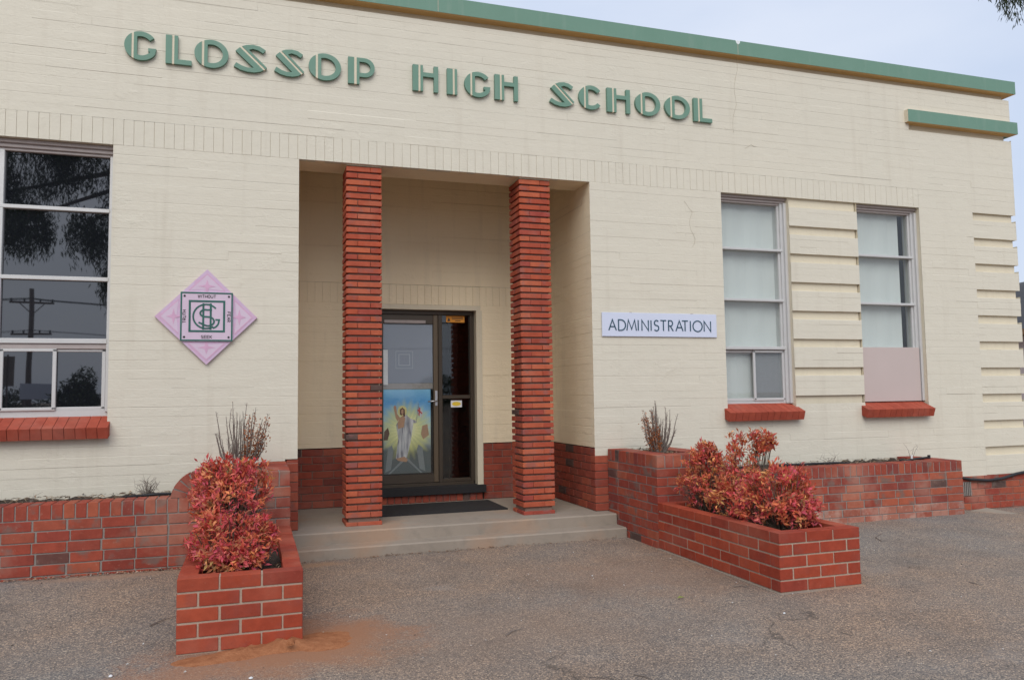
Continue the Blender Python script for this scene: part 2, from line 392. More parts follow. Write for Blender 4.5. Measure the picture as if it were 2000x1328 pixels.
def leaf_mesh(name, centers, dirs, lens, wids, tints, mat, parent=None, fold=.25, normals=None, seed=1):
    """many small folded leaves in one mesh with a colour per leaf"""
    n = len(centers); r = np.random.RandomState(seed)
    c = np.asarray(centers, float); d = np.asarray(dirs, float); d /= np.linalg.norm(d, axis=1)[:, None]+1e-9
    up = r.normal(size=(n, 3)) if normals is None else np.asarray(normals, float)+r.normal(size=(n, 3))*.35
    s = np.cross(d, up); s /= np.linalg.norm(s, axis=1)[:, None]+1e-9; u = np.cross(s, d)
    l = np.asarray(lens)[:, None]; w_ = np.asarray(wids)[:, None]
    V = np.empty((n, 5, 3)); V[:, 0] = c; V[:, 1] = c+d*l*.45+s*w_*.5+u*w_*fold; V[:, 2] = c+d*l-u*l*.10; V[:, 3] = c+d*l*.45-s*w_*.5+u*w_*fold; V[:, 4] = c+d*l*.5
    F = np.empty((n, 2, 4), int); k = np.arange(n)*5
    F[:, 0] = np.stack([k, k+4, k+2, k+1], 1); F[:, 1] = np.stack([k, k+3, k+2, k+4], 1)
    me = bpy.data.meshes.new(name); me.from_pydata(V.reshape(-1, 3).tolist(), [], F.reshape(-1, 4).tolist()); me.update()
    ca = me.color_attributes.new('tint', 'FLOAT_COLOR', 'POINT'); t = np.ones((n, 5, 4)); t[:, :, :3] = np.asarray(tints)[:, None, :]
    ca.data.foreach_set('color', t.reshape(-1)); return obj(name, me, mat, parent)

# ================================================================== GROUND
def sm(a, b, x): t = min(1, max(0, (x-a)/(b-a))); return t*t*(3-2*t)
def ground_z(x, y):
    z = .085*sm(-.1, -.55, x)*sm(-2.6, -.9, y)*(1 if y > -9 else 0)
    z += .030*sm(4.3, 4.8, x)*sm(-2.0, -.9, y)*(1-sm(7.9, 8.5, x))
    z -= .085*sm(7.95, 8.7, x)*sm(-.9, -.3, y)
    return z
xs = [-900, -300, -120, -60, -30, -16, -9]+[-6+.12*i for i in range(0, 151)]+[14, 18, 26, 40, 70, 150, 400, 900]
ys = [-900, -300, -140, -80, -50, -30, -18, -12]+[-9+.12*i for i in range(0, 95)]+[4, 7, 12, 20, 40, 90, 300, 900]
gr = random.Random(5); V = [(x, y, ground_z(x, y)+(gr.uniform(-.0025, .0025) if -6 < x < 12 and -9 < y < 2 else 0)) for y in ys for x in xs]
nx = len(xs); F = [(j*nx+i, j*nx+i+1, (j+1)*nx+i+1, (j+1)*nx+i) for j in range(len(ys)-1) for i in range(nx-1)]
g = obj('ground', mesh('ground', V, F), 'asphalt'); g.data.polygons.foreach_set('use_smooth', [True]*len(g.data.polygons)); tag(g, kind='structure')

# ================================================================== SCHOOL BUILDING
XA, XB = .4002, 3.4896          # porch opening
ZT = 3.788                      # underside of the soldier course
YB = 1.45                       # porch back wall
XC = 9.757                      # right-hand corner
PF = .21                        # porch floor
bld = thing('school_building', 'cream painted brick school building with green parapet band and recessed porch', 'building')
FX = lambda u, z, d: (u, -d, z)
LW = (-4.2, -1.239, 1.325, ZT); R1 = (5.16, 6.10, 1.317, ZT); R2 = (7.11, 8.10, 1.317, ZT)
GRV = [3.785-.342*k for k in range(10)]; GH = .107; QX = 9.0
mb = MB()
painted_panel(mb, FX, -6.0, QX, -.1, ZT, [(LW[0], LW[1], 1.215, ZT), (XA, XB, -.2, 4), (5.16, 6.10, 1.215, 4), (7.11, 8.10, 1.215, 4), (6.10, 7.11, 1.30, 4), (XA-.115, XA, -.2, .848), (XB, 3.64, -.2, .80)], seed=1)
painted_panel(mb, FX, QX, XC, .35, ZT-3.788+GRV[-1]-GH, seed=2)
for k in range(9): painted_panel(mb, FX, QX, XC, GRV[k+1], GRV[k]-GH, seed=10+k)
painted_panel(mb, FX, QX, XC, GRV[0], ZT+.0, seed=3)
painted_panel(mb, FX, 8.10, XC, ZT, 4.03, seed=4)
painted_panel(mb, FX, -6.0, XC, 4.03, 4.80, zref=4.03, seed=5)
painted_panel(mb, FX, -6.0, 7.94, 4.80, 5.05, zref=4.03, seed=6)
painted_panel(mb, FX, 7.94, 8.0, 4.80, 4.889, zref=4.03, seed=6)
painted_panel(mb, FX, -6.0, XC, 5.05, 5.371, zref=4.03, seed=7)
PB = [3.672]+[z for z in (3.446, 3.34, 3.109, 3.003, 2.765, 2.660, 2.420, 2.318, 2.083, 1.985, 1.742, 1.645, 1.405, 1.305)]
for i in range(0, 14, 2):
    painted_panel(mb, FX, 6.10, 7.11, PB[i+1], PB[i], zref=PB[i+1], seed=30+i)
# side wall and rear of the building
SX = lambda u, z, d: (XC+d, u, z)
painted_panel(mb, SX, 0.0, 12.0, -.1, 5.371, [(-1, 13, z-GH, z) for z in GRV]+[(-1, 13, 4.80, 5.05)], seed=8)
mb.build('painted_brickwork', 'cream', bld)['kind'] = 'stuff'

rv = MB()      # returns, grooves and soffits in plain cream paint
def reveal(x0, x1, z0, z1, d, bottom=True):
    y0 = .004
    rv.quad((x0, y0, z0), (x0, y0, z1), (x0, d, z1), (x0, d, z0)); rv.quad((x1, y0, z0), (x1, d, z0), (x1, d, z1), (x1, y0, z1))
    rv.quad((x0, y0, z1), (x1, y0, z1), (x1, d, z1), (x0, d, z1))
    if bottom: rv.quad((x0, y0, z0), (x0, d, z0), (x1, d, z0), (x1, y0, z0))
for wd in (LW, R1, R2): reveal(wd[0], wd[1], 1.215, wd[3], .30, False)
GD = .035
for z in GRV:   # quoin grooves wrap round the corner
    rv.quad((QX, GD, z-GH), (XC-GD, GD, z-GH), (XC-GD, GD, z), (QX, GD, z)); rv.quad((QX, .004, z), (QX, GD, z), (XC-GD, GD, z), (XC-.004, .004, z)); rv.quad((QX, .004, z-GH), (XC-.004, .004, z-GH), (XC-GD, GD, z-GH), (QX, GD, z-GH))
    rv.quad((QX, .004, z-GH), (QX, GD, z-GH), (QX, GD, z), (QX, .004, z))
    rv.quad((XC-GD, GD, z-GH), (XC-GD, 12, z-GH), (XC-GD, 12, z), (XC-GD, GD, z)); rv.quad((XC-.004, .004, z), (XC-GD, GD, z), (XC-GD, 12, z), (XC-.004, 12, z)); rv.quad((XC-.004, .004, z-GH), (XC-.004, 12, z-GH), (XC-GD, 12, z-GH), (XC-GD, GD, z-GH))
zz = [ZT]+PB
for i in range(0, 15, 2):     # pier between the two right-hand windows
    a, b = (zz[i+1], zz[i]) if i < 15 else (0, 0)
    rv.box(6.10+.012, 7.11-.012, GD, .3, b-(b-a)-.001, b+.001)
for i in range(0, 14, 2): rv.box(6.10+.002, 7.11-.002, .0045, .3, PB[i+1], PB[i])
# neck under the parapet band and under the short ledge
for (x0, z0, z1) in ((-6.0, 5.371, 5.446), (8.0, 4.80, 4.889)):
    rv.quad((x0, .06, z0), (XC-.06, .06, z0), (XC-.06, .06, z1), (x0, .06, z1)); rv.quad((x0, .004, z0), (XC-.004, .004, z0), (XC-.06, .06, z0), (x0, .06, z0))
    rv.quad((XC-.06, .06, z0), (XC-.06, 12, z0), (XC-.06, 12, z1), (XC-.06, .06, z1)); rv.quad((XC-.004, .004, z0), (XC-.004, 12, z0), (XC-.06, 12, z0), (XC-.06, .06, z0))
    rv.quad((x0, .004, z0), (x0, .06, z0), (x0, .06, z1), (x0, .004, z1))
# porch: lintel underside and back, ceiling
pc = MB(); pc.quad((XA, .004, ZT), (XB, .004, ZT), (XB, .40, ZT), (XA, .40, ZT)); pc.quad((XA, .40, ZT), (XB, .40, ZT), (XB, .40, 4.3), (XA, .40, 4.3)); pc.quad((XA, .40, 4.3), (XB, .40, 4.3), (XB, YB, 4.3), (XA, YB, 4.3))
pc.build('porch_soffit', 'cream_porch_lit', bld)
rv.build('render_return', 'cream_flat', bld)
ip = MB()
DX0, DX1, DZ1 = 1.40, 2.640, 2.558
painted_panel(ip, lambda u, z, d: (u, YB-d, z), XA, XB, .885, 2.558, [(DX0, DX1, 0, 9)], zref=2.558, seed=21)
painted_panel(ip, lambda u, z, d: (u, YB-d, z), XA, XB, 2.795, 4.3, zref=2.795, seed=22)
painted_panel(ip, lambda u, z, d: (XB-d, u, z), 0.004, YB, .885, 4.3, [(.40, 2, ZT+.6, 9)], zref=2.558, seed=23)
painted_panel(ip, lambda u, z, d: (XA+d, u, z), 0.004, YB, .885, 4.3, zref=2.558, seed=24)
ip.build('porch_brickwork', 'cream_porch_lit', bld)['kind'] = 'stuff'
# soldier courses: each brick on end is a piece
p = .0857; n = int((8.10+6.0)/p)
bk = MB().box(-6, 8.10, .006, .05, ZT+.002, 4.028); bk.build('soldier_bed', 'cream_flat', bld)
for i in range(n):
    x1 = 8.10-i*p; brick(bld, x1-p+.001, x1-.001, rng.uniform(-.0012, .001), .06, ZT, 4.029, 'cream', 'soldier_brick', .0022, .0004)
MB().box(XA, XB, YB+.006, YB+.05, 2.56, 2.793).build('soldier_bed', 'cream_flat', bld)
for i in range(36):
    x0 = XA+i*p
    if x0+p < XB+.01: brick(bld, x0+.001, min(XB, x0+p)-.001, YB-.001, YB+.06, 2.558, 2.793, 'cream_porch_lit', 'soldier_brick', .0022, .0004)
# parapet band, ledge, roof
OV = .06
pb = MB(); pb.box(-6.0, XC+OV, -OV, .5, 5.446, 5.617); pb.box(XC-.45, XC+OV, .502, 12, 5.446, 5.617); o = pb.build('parapet_band', 'green', bld)
lb = MB(); lb.add([(7.94, -OV, 4.889), (XC+OV, -OV, 4.889), (XC+OV, -OV, 5.05), (7.94, -OV, 5.05)], [(0, 1, 2, 3)]); lb.box(XC-.05, XC+OV, -OV+.002, 9, 4.8895, 5.0495); lb.build('ledge_band', 'green', bld)
lc = MB(); lc.box(7.9395, XC+OV-.002, -OV+.0015, .07, 4.8893, 5.0497); lc.build('ledge_core', 'cream_flat', bld)
sf = MB(); sf.quad((-6, -OV+.001, 5.4445), (XC+OV-.002, -OV+.001, 5.4445), (XC+OV-.002, .08, 5.4445), (-6, .08, 5.4445)); sf.quad((XC-.08, .08, 5.4445), (XC+OV-.002, .08, 5.4445), (XC+OV-.002, 12, 5.4445), (XC-.08, 12, 5.4445)); sf.build('parapet_soffit', 'ochre_bounce', bld); MB().quad((7.945, -OV+.001, 4.8885), (XC+OV-.002, -OV+.001, 4.8885), (XC+OV-.002, .06, 4.8885), (7.945, .06, 4.8885)).build('ledge_soffit', 'ochre_bounce', bld)
rf = MB(); rf.quad((-6, .4, 5.38), (XC-.1, .4, 5.38), (XC-.1, 12, 5.38), (-6, 12, 5.38)); rf.quad((-6, 12, 0), (XC, 12, 0), (XC, 12, 5.5), (-6, 12, 5.5)); rf.quad((-6, 0, 0), (-6, 12, 0), (-6, 12, 5.5), (-6, 0, 5.5)); rf.build('roof_slab', 'mortar_grey', bld)
# rooms behind the glass
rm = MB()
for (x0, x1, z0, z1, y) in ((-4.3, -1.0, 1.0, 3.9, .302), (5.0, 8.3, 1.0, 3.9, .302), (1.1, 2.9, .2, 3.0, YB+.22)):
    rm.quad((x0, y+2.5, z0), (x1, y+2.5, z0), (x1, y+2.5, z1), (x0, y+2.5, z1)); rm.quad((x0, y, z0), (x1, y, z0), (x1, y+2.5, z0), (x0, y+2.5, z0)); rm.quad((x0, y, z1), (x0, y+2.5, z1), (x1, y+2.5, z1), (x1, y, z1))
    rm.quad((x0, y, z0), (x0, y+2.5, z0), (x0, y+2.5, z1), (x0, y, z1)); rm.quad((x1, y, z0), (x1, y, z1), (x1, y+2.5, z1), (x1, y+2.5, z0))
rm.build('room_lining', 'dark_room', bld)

# --- red brick dado and bases of the building
def dado(u0, u1, z0, z1, n, fn, seed):
    ch = (z1-z0)/n; jt = .009
    for k in range(n):
        u = u0; first = .12 if k % 2 else .24
        while u < u1-.02:
            v = min(u1, u+first); first = .24
            if u1-v < .04: v = u1
            fn(round(u*100)/100+.001, round(v*100)/100-jt+.001 if v < u1 else v, z0+k*ch+jt/2, z0+(k+1)*ch-jt/2); u = v
for q_ in ((XA, DX0, YB-.004, YB+.08, PF, .872), (DX1+.02, XB, YB-.004, YB+.08, PF, .872), (XB+.004, XB+.13, .02, YB-.006, PF, .872), (XA-.10, XA-.004, .02, YB-.006, PF, .872), (XB, 3.64, -.004, .019, -.05, .797), (XA-.115, XA, -.004, .019, -.05, .845), (7.6, XC-.004, -.002, .05, -.15, .345), (XC-.1, XC-.0, .051, 12, -.15, .30)):
    MB().box(*q_).build('dado_mortar', 'mortar_dark', bld)
dado(XA, DX0, PF, .877, 8, lambda a, b, c, d: brick(bld, a, b, YB-.012, YB+.09, c, d, 'dado', 'dado_brick'), 1)
dado(DX1+.02, XB, PF, .877, 8, lambda a, b, c, d: brick(bld, a, b, YB-.012, YB+.09, c, d, 'dado', 'dado_brick'), 2)
dado(.004, YB-.012, PF, .877, 8, lambda a, b, c, d: brick(bld, XB-.006, XB+.1, a, b, c, d, 'dado', 'dado_brick'), 3)
dado(.004, YB-.012, PF, .877, 8, lambda a, b, c, d: brick(bld, XA-.1, XA+.006, a, b, c, d, 'dado', 'dado_brick'), 4)
dado(XB-.006, 3.635, PF, .80, 7, lambda a, b, c, d: brick(bld, a, b, -.014, .10, c, d, 'dado', 'dado_brick'), 5)
dado(XA-.115, XA+.006, PF, .845, 7, lambda a, b, c, d: brick(bld, a, b, -.014, .10, c, d, 'dado', 'dado_brick'), 6)
dado(7.63, XC, -.165, .35, 6, lambda a, b, c, d: brick(bld, a, b, -.008, .10, c, d, 'old', 'base_brick'), 7)
for i in range(15):     # bricks on edge under the door sill
    x0 = DX0+i*.0827; o = brick(bld, x0+.004, x0+.0787, YB-.035, YB+.05, PF, .297, 'dado', 'sill_riser_brick', .006)
MB().box(DX0, DX1, YB-.02, YB+.05, PF, .29).build('sill_mortar', 'mortar_dark', bld)
MB().box(DX0-.02, DX1+.03, YB-.075, YB+.09, .302, .388).build('door_sill', 'mat', bld)

# --- windows
def bar(parent, x0, x1, z0, z1, y0, y1, name='frame_bar', mat='alu'):
    return brick(parent, x0, x1, y0, y1, z0, z1, mat, name, .004, 0.0) if False else obj(name, brick_mesh(x1-x0, y1-y0, z1-z0, mat, .004), None, parent, ((x0+x1)/2, (y0+y1)/2, (z0+z1)/2))
def pane(parent, x0, x1, z0, z1, y, mat):
    return MB().box(x0, x1, y, y+.005, z0, z1).build('pane', mat, parent)
wl = MB().box(LW[0], LW[1], .115, .30, LW[2]-.02, LW[2]+.055).build('window', 'alu', bld)
tag(wl, 'tall aluminium window with dark panes reflecting trees and a power pole')
for (a, b, q0, q1) in ((3.752, 3.786, .05, .2), (3.716, 3.754, .075, .2), (3.690, 3.718, .095, .2)): bar(wl, LW[0], LW[1], a, b, q0, q1, 'head', 'alu_old')
TR = [(3.172, 3.207), (2.540, 2.577), (1.972, 2.018)]
for a, b in TR: bar(wl, LW[0], LW[1]-.03, a, b, .085, .2, 'transom')
bar(wl, LW[0], LW[1]-.03, 1.925, 1.970, .10, .2, 'transom', 'alu_old')
bar(wl, -1.277, LW[1]+.002, 1.36, 3.70, .09, .2, 'jamb'); 
for x in (-2.14, -3.2): bar(wl, x-.022, x+.022, 1.36, 3.70, .088, .2, 'mullion')
zs = [(3.207, 3.692), (2.577, 3.172), (2.018, 2.540)]
for (a, b) in zs:
    for (x0, x1) in ((-3.178, -2.162), (-2.118, -1.277)): pane(wl, x0, x1, a, b, .125, 'glass_dark')
for (x0, x1, y) in ((-2.115, -1.672, .11), (-1.716, -1.28, .13)):   # sliding sashes
    for (a, b, c_, d) in ((x0, x0+.032, 1.385, 1.925), (x1-.032, x1, 1.385, 1.925), (x0, x1, 1.378, 1.408), (x0, x1, 1.90, 1.927)): bar(wl, a, b, c_, d, y-.012, y+.014, 'sash')
    pane(wl, x0+.032, x1-.032, 1.408, 1.90, y, 'glass_dark')
pane(wl, -3.178, -2.162, 1.38, 1.925, .12, 'glass_dark'); pane(wl, -4.2, -3.222, 1.38, 3.69, .12, 'glass_dark')

def right_window(W, lab, boarded):
    x0, x1 = W[0], W[1]
    wn_ = MB().box(x0, x1, .115, .30, W[2]-.02, W[2]+.03).build('window', 'alu', bld); tag(wn_, lab)
    for (a, b, q0, q1) in ((3.757, 3.786, .05, .2), (3.728, 3.758, .075, .2), (3.705, 3.730, .095, .2)): bar(wn_, x0, x1, a, b, q0, q1, 'head', 'alu_old')
    for (a, q) in ((x1-.035, .05), (x1-.07, .08), (x1-.095, .105)): bar(wn_, a, a+.038, W[2], 3.73, q, .2, 'jamb')
    bar(wn_, x0, x0+.05, W[2], 3.73, .08, .2, 'jamb')
    xr = x1-.09
    for (a, b) in ((3.135, 3.165), (2.528, 2.558), (1.955, 1.992)): bar(wn_, x0+.04, x1-.05, a, b, .075, .2, 'transom', 'alu')
    for (a, b) in ((3.165, 3.707), (2.558, 3.135), (1.992, 2.528)): pane(wn_, x0+.05, xr, a, b, .13, 'glass')
    bl = MB()
    bx1 = xr-.005 if not boarded else xr-.085
    N = 10
    for i in range(N):
        a = x0+.03+(bx1-x0-.03)*i/N; b = x0+.03+(bx1-x0-.03)*(i+1)/N; ya, yb_ = .20+.006*math.sin(i*1.7), .20+.006*math.sin((i+1)*1.7); bl.quad((a, ya, 1.33), (b, yb_, 1.33), (b, yb_, 3.72), (a, ya, 3.72))
    bl.build('roller_blind', 'blind', wn_)
    if boarded:
        bd = brick_mesh(x1-x0-.055, .02, .675, 'board', .002); tag(obj('board', bd, None, wn_, ((x0+x1)/2-.02, .072, 1.655)), 'pinkish painted board filling the bottom light')
    else:
        mid = x0+.46
        for (a, b, y, gm) in ((x0+.045, mid+.02, .135, 'glass'), (mid-.02, xr+.03, .115, 'glass')):
            for (p0, p1, q0, q1) in ((a, a+.03, 1.36, 1.945), (b-.03, b, 1.36, 1.945), (a, b, 1.352, 1.385), (a, b, 1.92, 1.95)): bar(wn_, p0, p1, q0, q1, y-.012, y+.012, 'sash')
            pane(wn_, a+.03, b-.03, 1.385, 1.92, y, gm)
        fs = MB().quad((mid+.01, .15, 1.385), (xr, .15, 1.385), (xr, .15, 1.92), (mid+.01, .15, 1.92)); fs.build('fly_screen', 'screen', wn_)
MT['screen'] = plain('fly_screen_mesh', (.24, .235, .245), .8, .1, 30)
right_window(R1, 'four-light aluminium window with pale blinds and a sliding bottom sash', False)
right_window(R2, 'aluminium window with pale blinds and a boarded bottom light', True)
# brick sills, each brick a piece
def sill(x0, x1, n, lab):
    s = MB().box(x0+.012, x1-.012, -.080, .118, 1.15, 1.200).build('window_sill', 'mortar_dark', bld); tag(s, lab)
    p_ = (x1-x0)/n
    V = [(-p_/2+.002, -.118, .005), (p_/2-.002, -.118, .005), (p_/2-.002, -.085, -.092), (-p_/2+.002, -.085, -.092), (-p_/2+.002, .12, .104), (p_/2-.002, .12, .104), (p_/2-.0025, .12, -.03), (-p_/2+.0025, .12, -.03)]
    F_ = [(0, 1, 5, 4), (3, 2, 1, 0), (0, 4, 7, 3), (1, 2, 6, 5), (3, 7, 6, 2), (4, 5, 6, 7)]
    me = mesh('sill_brick', V, F_); me.materials.append(MT['sill'])
    for i in range(n): obj('brick', me, None, s, (x0+(i+.5)*p_, rng.uniform(-.0015, .0015), 1.22+rng.uniform(-.001, .001)))
sill(-4.22, -1.215, 35, 'red painted brick sill under the dark window'); sill(5.115, 6.135, 12, 'red painted brick sill under the sliding sash'); sill(7.05, 8.085, 12, 'red painted brick sill under the boarded window')

# --- entrance door
dr = MB().box(DX0, DX1-.075, YB+.09, YB+.18, .388, .425).build('door', 'bronze', bld); tag(dr, 'bronze aluminium glazed door with side light')
YD = YB+.10
# cream trim round the opening
tr = MB(); tr.box(DX0-.02, DX1, YB-.003, YB+.12, 2.500, 2.5575); tr.box(DX1-.055, DX1+.018, YB-.003, YB+.12, .388, 2.4995); tr.build('door_trim', 'cream_flat', dr)
DXR = DX1-.062
bar(dr, DX0, DXR, 2.448, 2.500, YD-.01, YD+.08, 'head', 'bronze'); bar(dr, DXR-.05, DXR, .425, 2.448, YD-.01, YD+.08, 'frame', 'bronze'); bar(dr, 2.128, 2.178, .425, 2.448, YD-.012, YD+.08, 'mullion', 'bronze')
bar(dr, 2.178, DXR-.05, 1.425, 1.470, YD, YD+.06, 'transom', 'bronze'); bar(dr, 2.178, DXR-.05, .425, .465, YD, YD+.06, 'rail', 'bronze')
lf = MB().box(DX0+.01, 2.125, YD+.002, YD+.045, .43, .53).build('door_leaf', 'bronze', dr)
bar(dr, DX0+.01, 2.068, 2.335, 2.446, YD+.002, YD+.045, 'leaf_rail', 'bronze'); bar(dr, 2.068, 2.126, .43, 2.446, YD-.003, YD+.045, 'leaf_stile', 'bronze_l'); bar(dr, DX0+.01, DX0+.06, .43, 2.446, YD, YD+.045, 'leaf_stile', 'bronze')
pane(dr, DX0+.06, 2.068, .53, 2.335, YD+.02, 'glass'); pane(dr, 2.178, DXR-.05, 1.47, 2.448, YD+.03, 'glass'); pane(dr, 2.178, DXR-.05, .465, 1.425, YD+.03, 'glass')
MB().box(DX0+.06, 2.066, YD+.030, YD+.033, 1.62, 2.333).build('frosted_film', 'film', dr)
MB().box(DX0+.06, 2.066, YD+.030, YD+.034, 1.548, 1.618).build('push_bar', 'alu_old', dr)
h = MB(); h.box(2.085, 2.112, YD-.014, YD-.003, 1.345, 1.525); h.build('handle_plate', 'steel', dr)
h = MB(); h.tube([(2.10, YD-.01, 1.40), (2.10, YD-.055, 1.40), (2.07, YD-.06, 1.40), (1.985, YD-.06, 1.395)], .009, 8); h.build('door_handle', 'steel', dr, True)
MB().box(1.475, 1.975, YD-.001, YD+.001, 2.342, 2.378).build('door_notice', 'alu_old', dr)
st = MB().box(2.238, 2.47, YD+.0265, YD+.0285, 2.362, 2.442).build('warning_sticker', 'orange', dr)
st2 = MB(); st2.prism([(2.252, 2.376), (2.292, 2.376), (2.272, 2.425)], YD+.0255, YD+.0262)
for i, (a, b) in enumerate(((2.31, 2.45), (2.31, 2.455), (2.35, 2.42))): st2.box(a, b, YD+.0255, YD+.0262, 2.418-i*.020, 2.426-i*.020)
st2.build('print', 'black', st)
s2 = MB().box(2.288, 2.428, YD+.0265, YD+.0285, 1.320, 1.404).build('white_sticker', 'white', dr)
MB().prism([(2.358+.055*math.cos(t*math.pi/10), 1.362+.026*math.sin(t*math.pi/10)) for t in range(20)], YD+.0255, YD+.0262).build('oval_print', 'yellow', s2)
MB().box(DX0+.062, 1.517, YD+.012, YD+.0135, 1.60, 2.02).build('bright_view_sheet', 'pale_white', dr)  # pale sheet standing in for the bright view in the door glass
# etched monogram on the frosted glass
MT['etch'] = plain('etched_line', (.44, .46, .54), .7, .05, 3)
et = MB(); cx, cz = 1.718, 1.90
def frame_sq(mb, cx, cz, hx, hz, t, y0, y1):
    mb.box(cx-hx, cx+hx, y0, y1, cz+hz-t, cz+hz); mb.box(cx-hx, cx+hx, y0, y1, cz-hz, cz-hz+t); mb.box(cx-hx, cx-hx+t, y0, y1, cz-hz+t, cz+hz-t); mb.box(cx+hx-t, cx+hx, y0, y1, cz-hz+t, cz+hz-t)
frame_sq(et, cx, cz, .105, .105, .006, YD+.0275, YD+.0295); frame_sq(et, cx, cz, .07, .07, .009, YD+.0275, YD+.0295)
et.build('etched_crest', 'etch', dr)

# hairline cracks in the paint, joints and a chip in the parapet band
MT['crack'] = plain('crack_line', (.44, .39, .30), .9, .3, 60)  # dark cream colour of cracks and band joints
for pts in (((1437, 108), (1440, 140), (1433, 170), (1438, 205), (1431, 236), (1434, 272)), ((1336, 394), (1351, 414), (1346, 440), (1357, 468), (1352, 490)), ((1455, 290), (1467, 284), (1481, 288))):
    ck = MB(); q_ = [at(a, b, y=-.001) for a, b in pts]; fine = []
    for i in range(len(q_)-1):
        for t_ in (0, .33, .66): fine.append((q_[i][0]*(1-t_)+q_[i+1][0]*t_+rng.uniform(-.008, .008), -.0005, q_[i][2]*(1-t_)+q_[i+1][2]*t_+rng.uniform(-.006, .006)))
    ck.tube(fine, .0017, 4).build('crack', 'crack', bld)
for px_ in (856, 1440): x_ = at(px_, 60, y=-OV)[0]; MB().box(x_-.003, x_+.003, -OV-.0008, -OV+.01, 5.447, 5.616).build('band_joint', 'crack', bld)
x_ = at(1441, 86, y=-OV)[0]; MB().prism([(x_-.03, 5.6175), (x_-.02, 5.585), (x_+.005, 5.572), (x_+.028, 5.59), (x_+.033, 5.6175)], -OV-.0012, -OV+.02).build('chip', 'pale_white', bld)

# ================================================================== stroke lettering
def stroke(mb, pts, w_, y0, y1):
    n = len(pts); Lp = []; Rp = []
    closed = pts[0] == pts[-1] and n > 3
    for i in range(n):
        a = pts[i-1] if i > 0 else (pts[-2] if closed else None); b = pts[i+1] if i < n-1 else (pts[1] if closed else None); c_ = pts[i]
        def nrm(p_, q_): dx, dz = q_[0]-p_[0], q_[1]-p_[1]; l_ = math.hypot(dx, dz) or 1; return (-dz/l_, dx/l_)
        if a is None: nn = nrm(c_, b); k = 1
        elif b is None: nn = nrm(a, c_); k = 1
        else:
            n1, n2 = nrm(a, c_), nrm(c_, b); sx, sz = n1[0]+n2[0], n1[1]+n2[1]; l_ = math.hypot(sx, sz) or 1; nn = (sx/l_, sz/l_); k = min(2.2, 1/max(.35, nn[0]*n1[0]+nn[1]*n1[1]))
        Lp.append((c_[0]+nn[0]*w_/2*k, c_[1]+nn[1]*w_/2*k)); Rp.append((c_[0]-nn[0]*w_/2*k, c_[1]-nn[1]*w_/2*k))
    for i in range(n-1): mb.prism([Lp[i], Lp[i+1], Rp[i+1], Rp[i]], y0, y1)
def arc(cx, cz, rx, rz, a0, a1, n=14): return [(cx+rx*math.cos(math.radians(a0+(a1-a0)*i/n)), cz+rz*math.sin(math.radians(a0+(a1-a0)*i/n))) for i in range(n+1)]
GL = {'A': [[(0, 0), (.5, 1), (1, 0)], [(.2, .34), (.8, .34)]], 'D': [[(.05, .0), (.05, 1), (.35, 1)]+arc(.35, .5, .65, .5, 80, -80)+[(.35, 0), (.0, 0)]],
      'M': [[(0, 0), (.17, 1), (.5, .12), (.83, 1), (1, 0)]], 'I': [[(.5, 0), (.5, 1)]], 'N': [[(.05, 0), (.05, 1), (.95, 0), (.95, 1)]],
      'S': [arc(.5, .755, .40, .245, 35, 270)[:-1]+arc(.47, .26, .45, .26, 88, -145)], 'T': [[(0, 1), (1, 1)], [(.5, .97), (.5, 0)]],
      'R': [[(.06, 0), (.06, 1), (.45, 1)]+arc(.45, .74, .45, .26, 80, -80)+[(.45, .48), (.09, .48)], [(.42, .46), (1, 0)]],
      'O': [arc(.5, .5, .5, .52, 0, 360, 28)], 'W': [[(0, 1), (.25, 0), (.5, .9), (.75, 0), (1, 1)]], 'H': [[(0, 0), (0, 1)], [(1, 0), (1, 1)], [(0, .5), (1, .5)]],
      'U': [[(0, 1), (0, .35)]+arc(.5, .35, .5, .35, 190, 350)+[(1, .35), (1, 1)]], 'F': [[(0, 0), (0, 1), (1, 1)], [(0, .52), (.8, .52)]],
      'E': [[(1, 1), (0, 1), (0, 0), (1, 0)], [(.02, .52), (.8, .52)]], 'K': [[(0, 0), (0, 1)], [(1, 1), (.05, .45)], [(.25, .58), (1, 0)]]}
def word(mb, items, w_, y0, y1, T=lambda x, z: (x, z)):
    for ch, x0, x1, z0, z1 in items:
        for s in GL[ch]: stroke(mb, [T(x0+(x1-x0)*a, z0+(z1-z0)*b) for a, b in s], w_, y0, y1)

sg = thing('administration_sign', 'white rectangular sign reading ADMINISTRATION in thin dark blue capitals', 'sign')
pn = brick_mesh(1.438, .012, .2635, 'white_sign', .002); obj('panel', pn, None, sg, ((3.598+5.036)/2, -.012, 2.217))
SX_ = [('A', 278, 382), ('D', 410, 512), ('M', 530, 662), ('I', 683, 695), ('N', 735, 835), ('I', 862, 874), ('S', 908, 980), ('T', 1000, 1080), ('R', 1108, 1175), ('A', 1213, 1312), ('T', 1300, 1383), ('I', 1410, 1422), ('O', 1452, 1580), ('N', 1602, 1703)]
lt = MB(); items = []
for ch, a, b in SX_:
    xa_, xb_ = at(1150+a/7.14, 634, y=-.02)[0], at(1150+b/7.14, 634, y=-.02)[0]; items.append((ch, xa_, xb_, 2.152, 2.268))
word(lt, items, .0125, -.0225, -.0185); lt.build('lettering', 'navy', sg)
for x in (3.95, 4.72): MB().box(x-.012, x+.012, -.016, 0, 2.346, 2.353).build('clip', 'mortar_dark', sg)

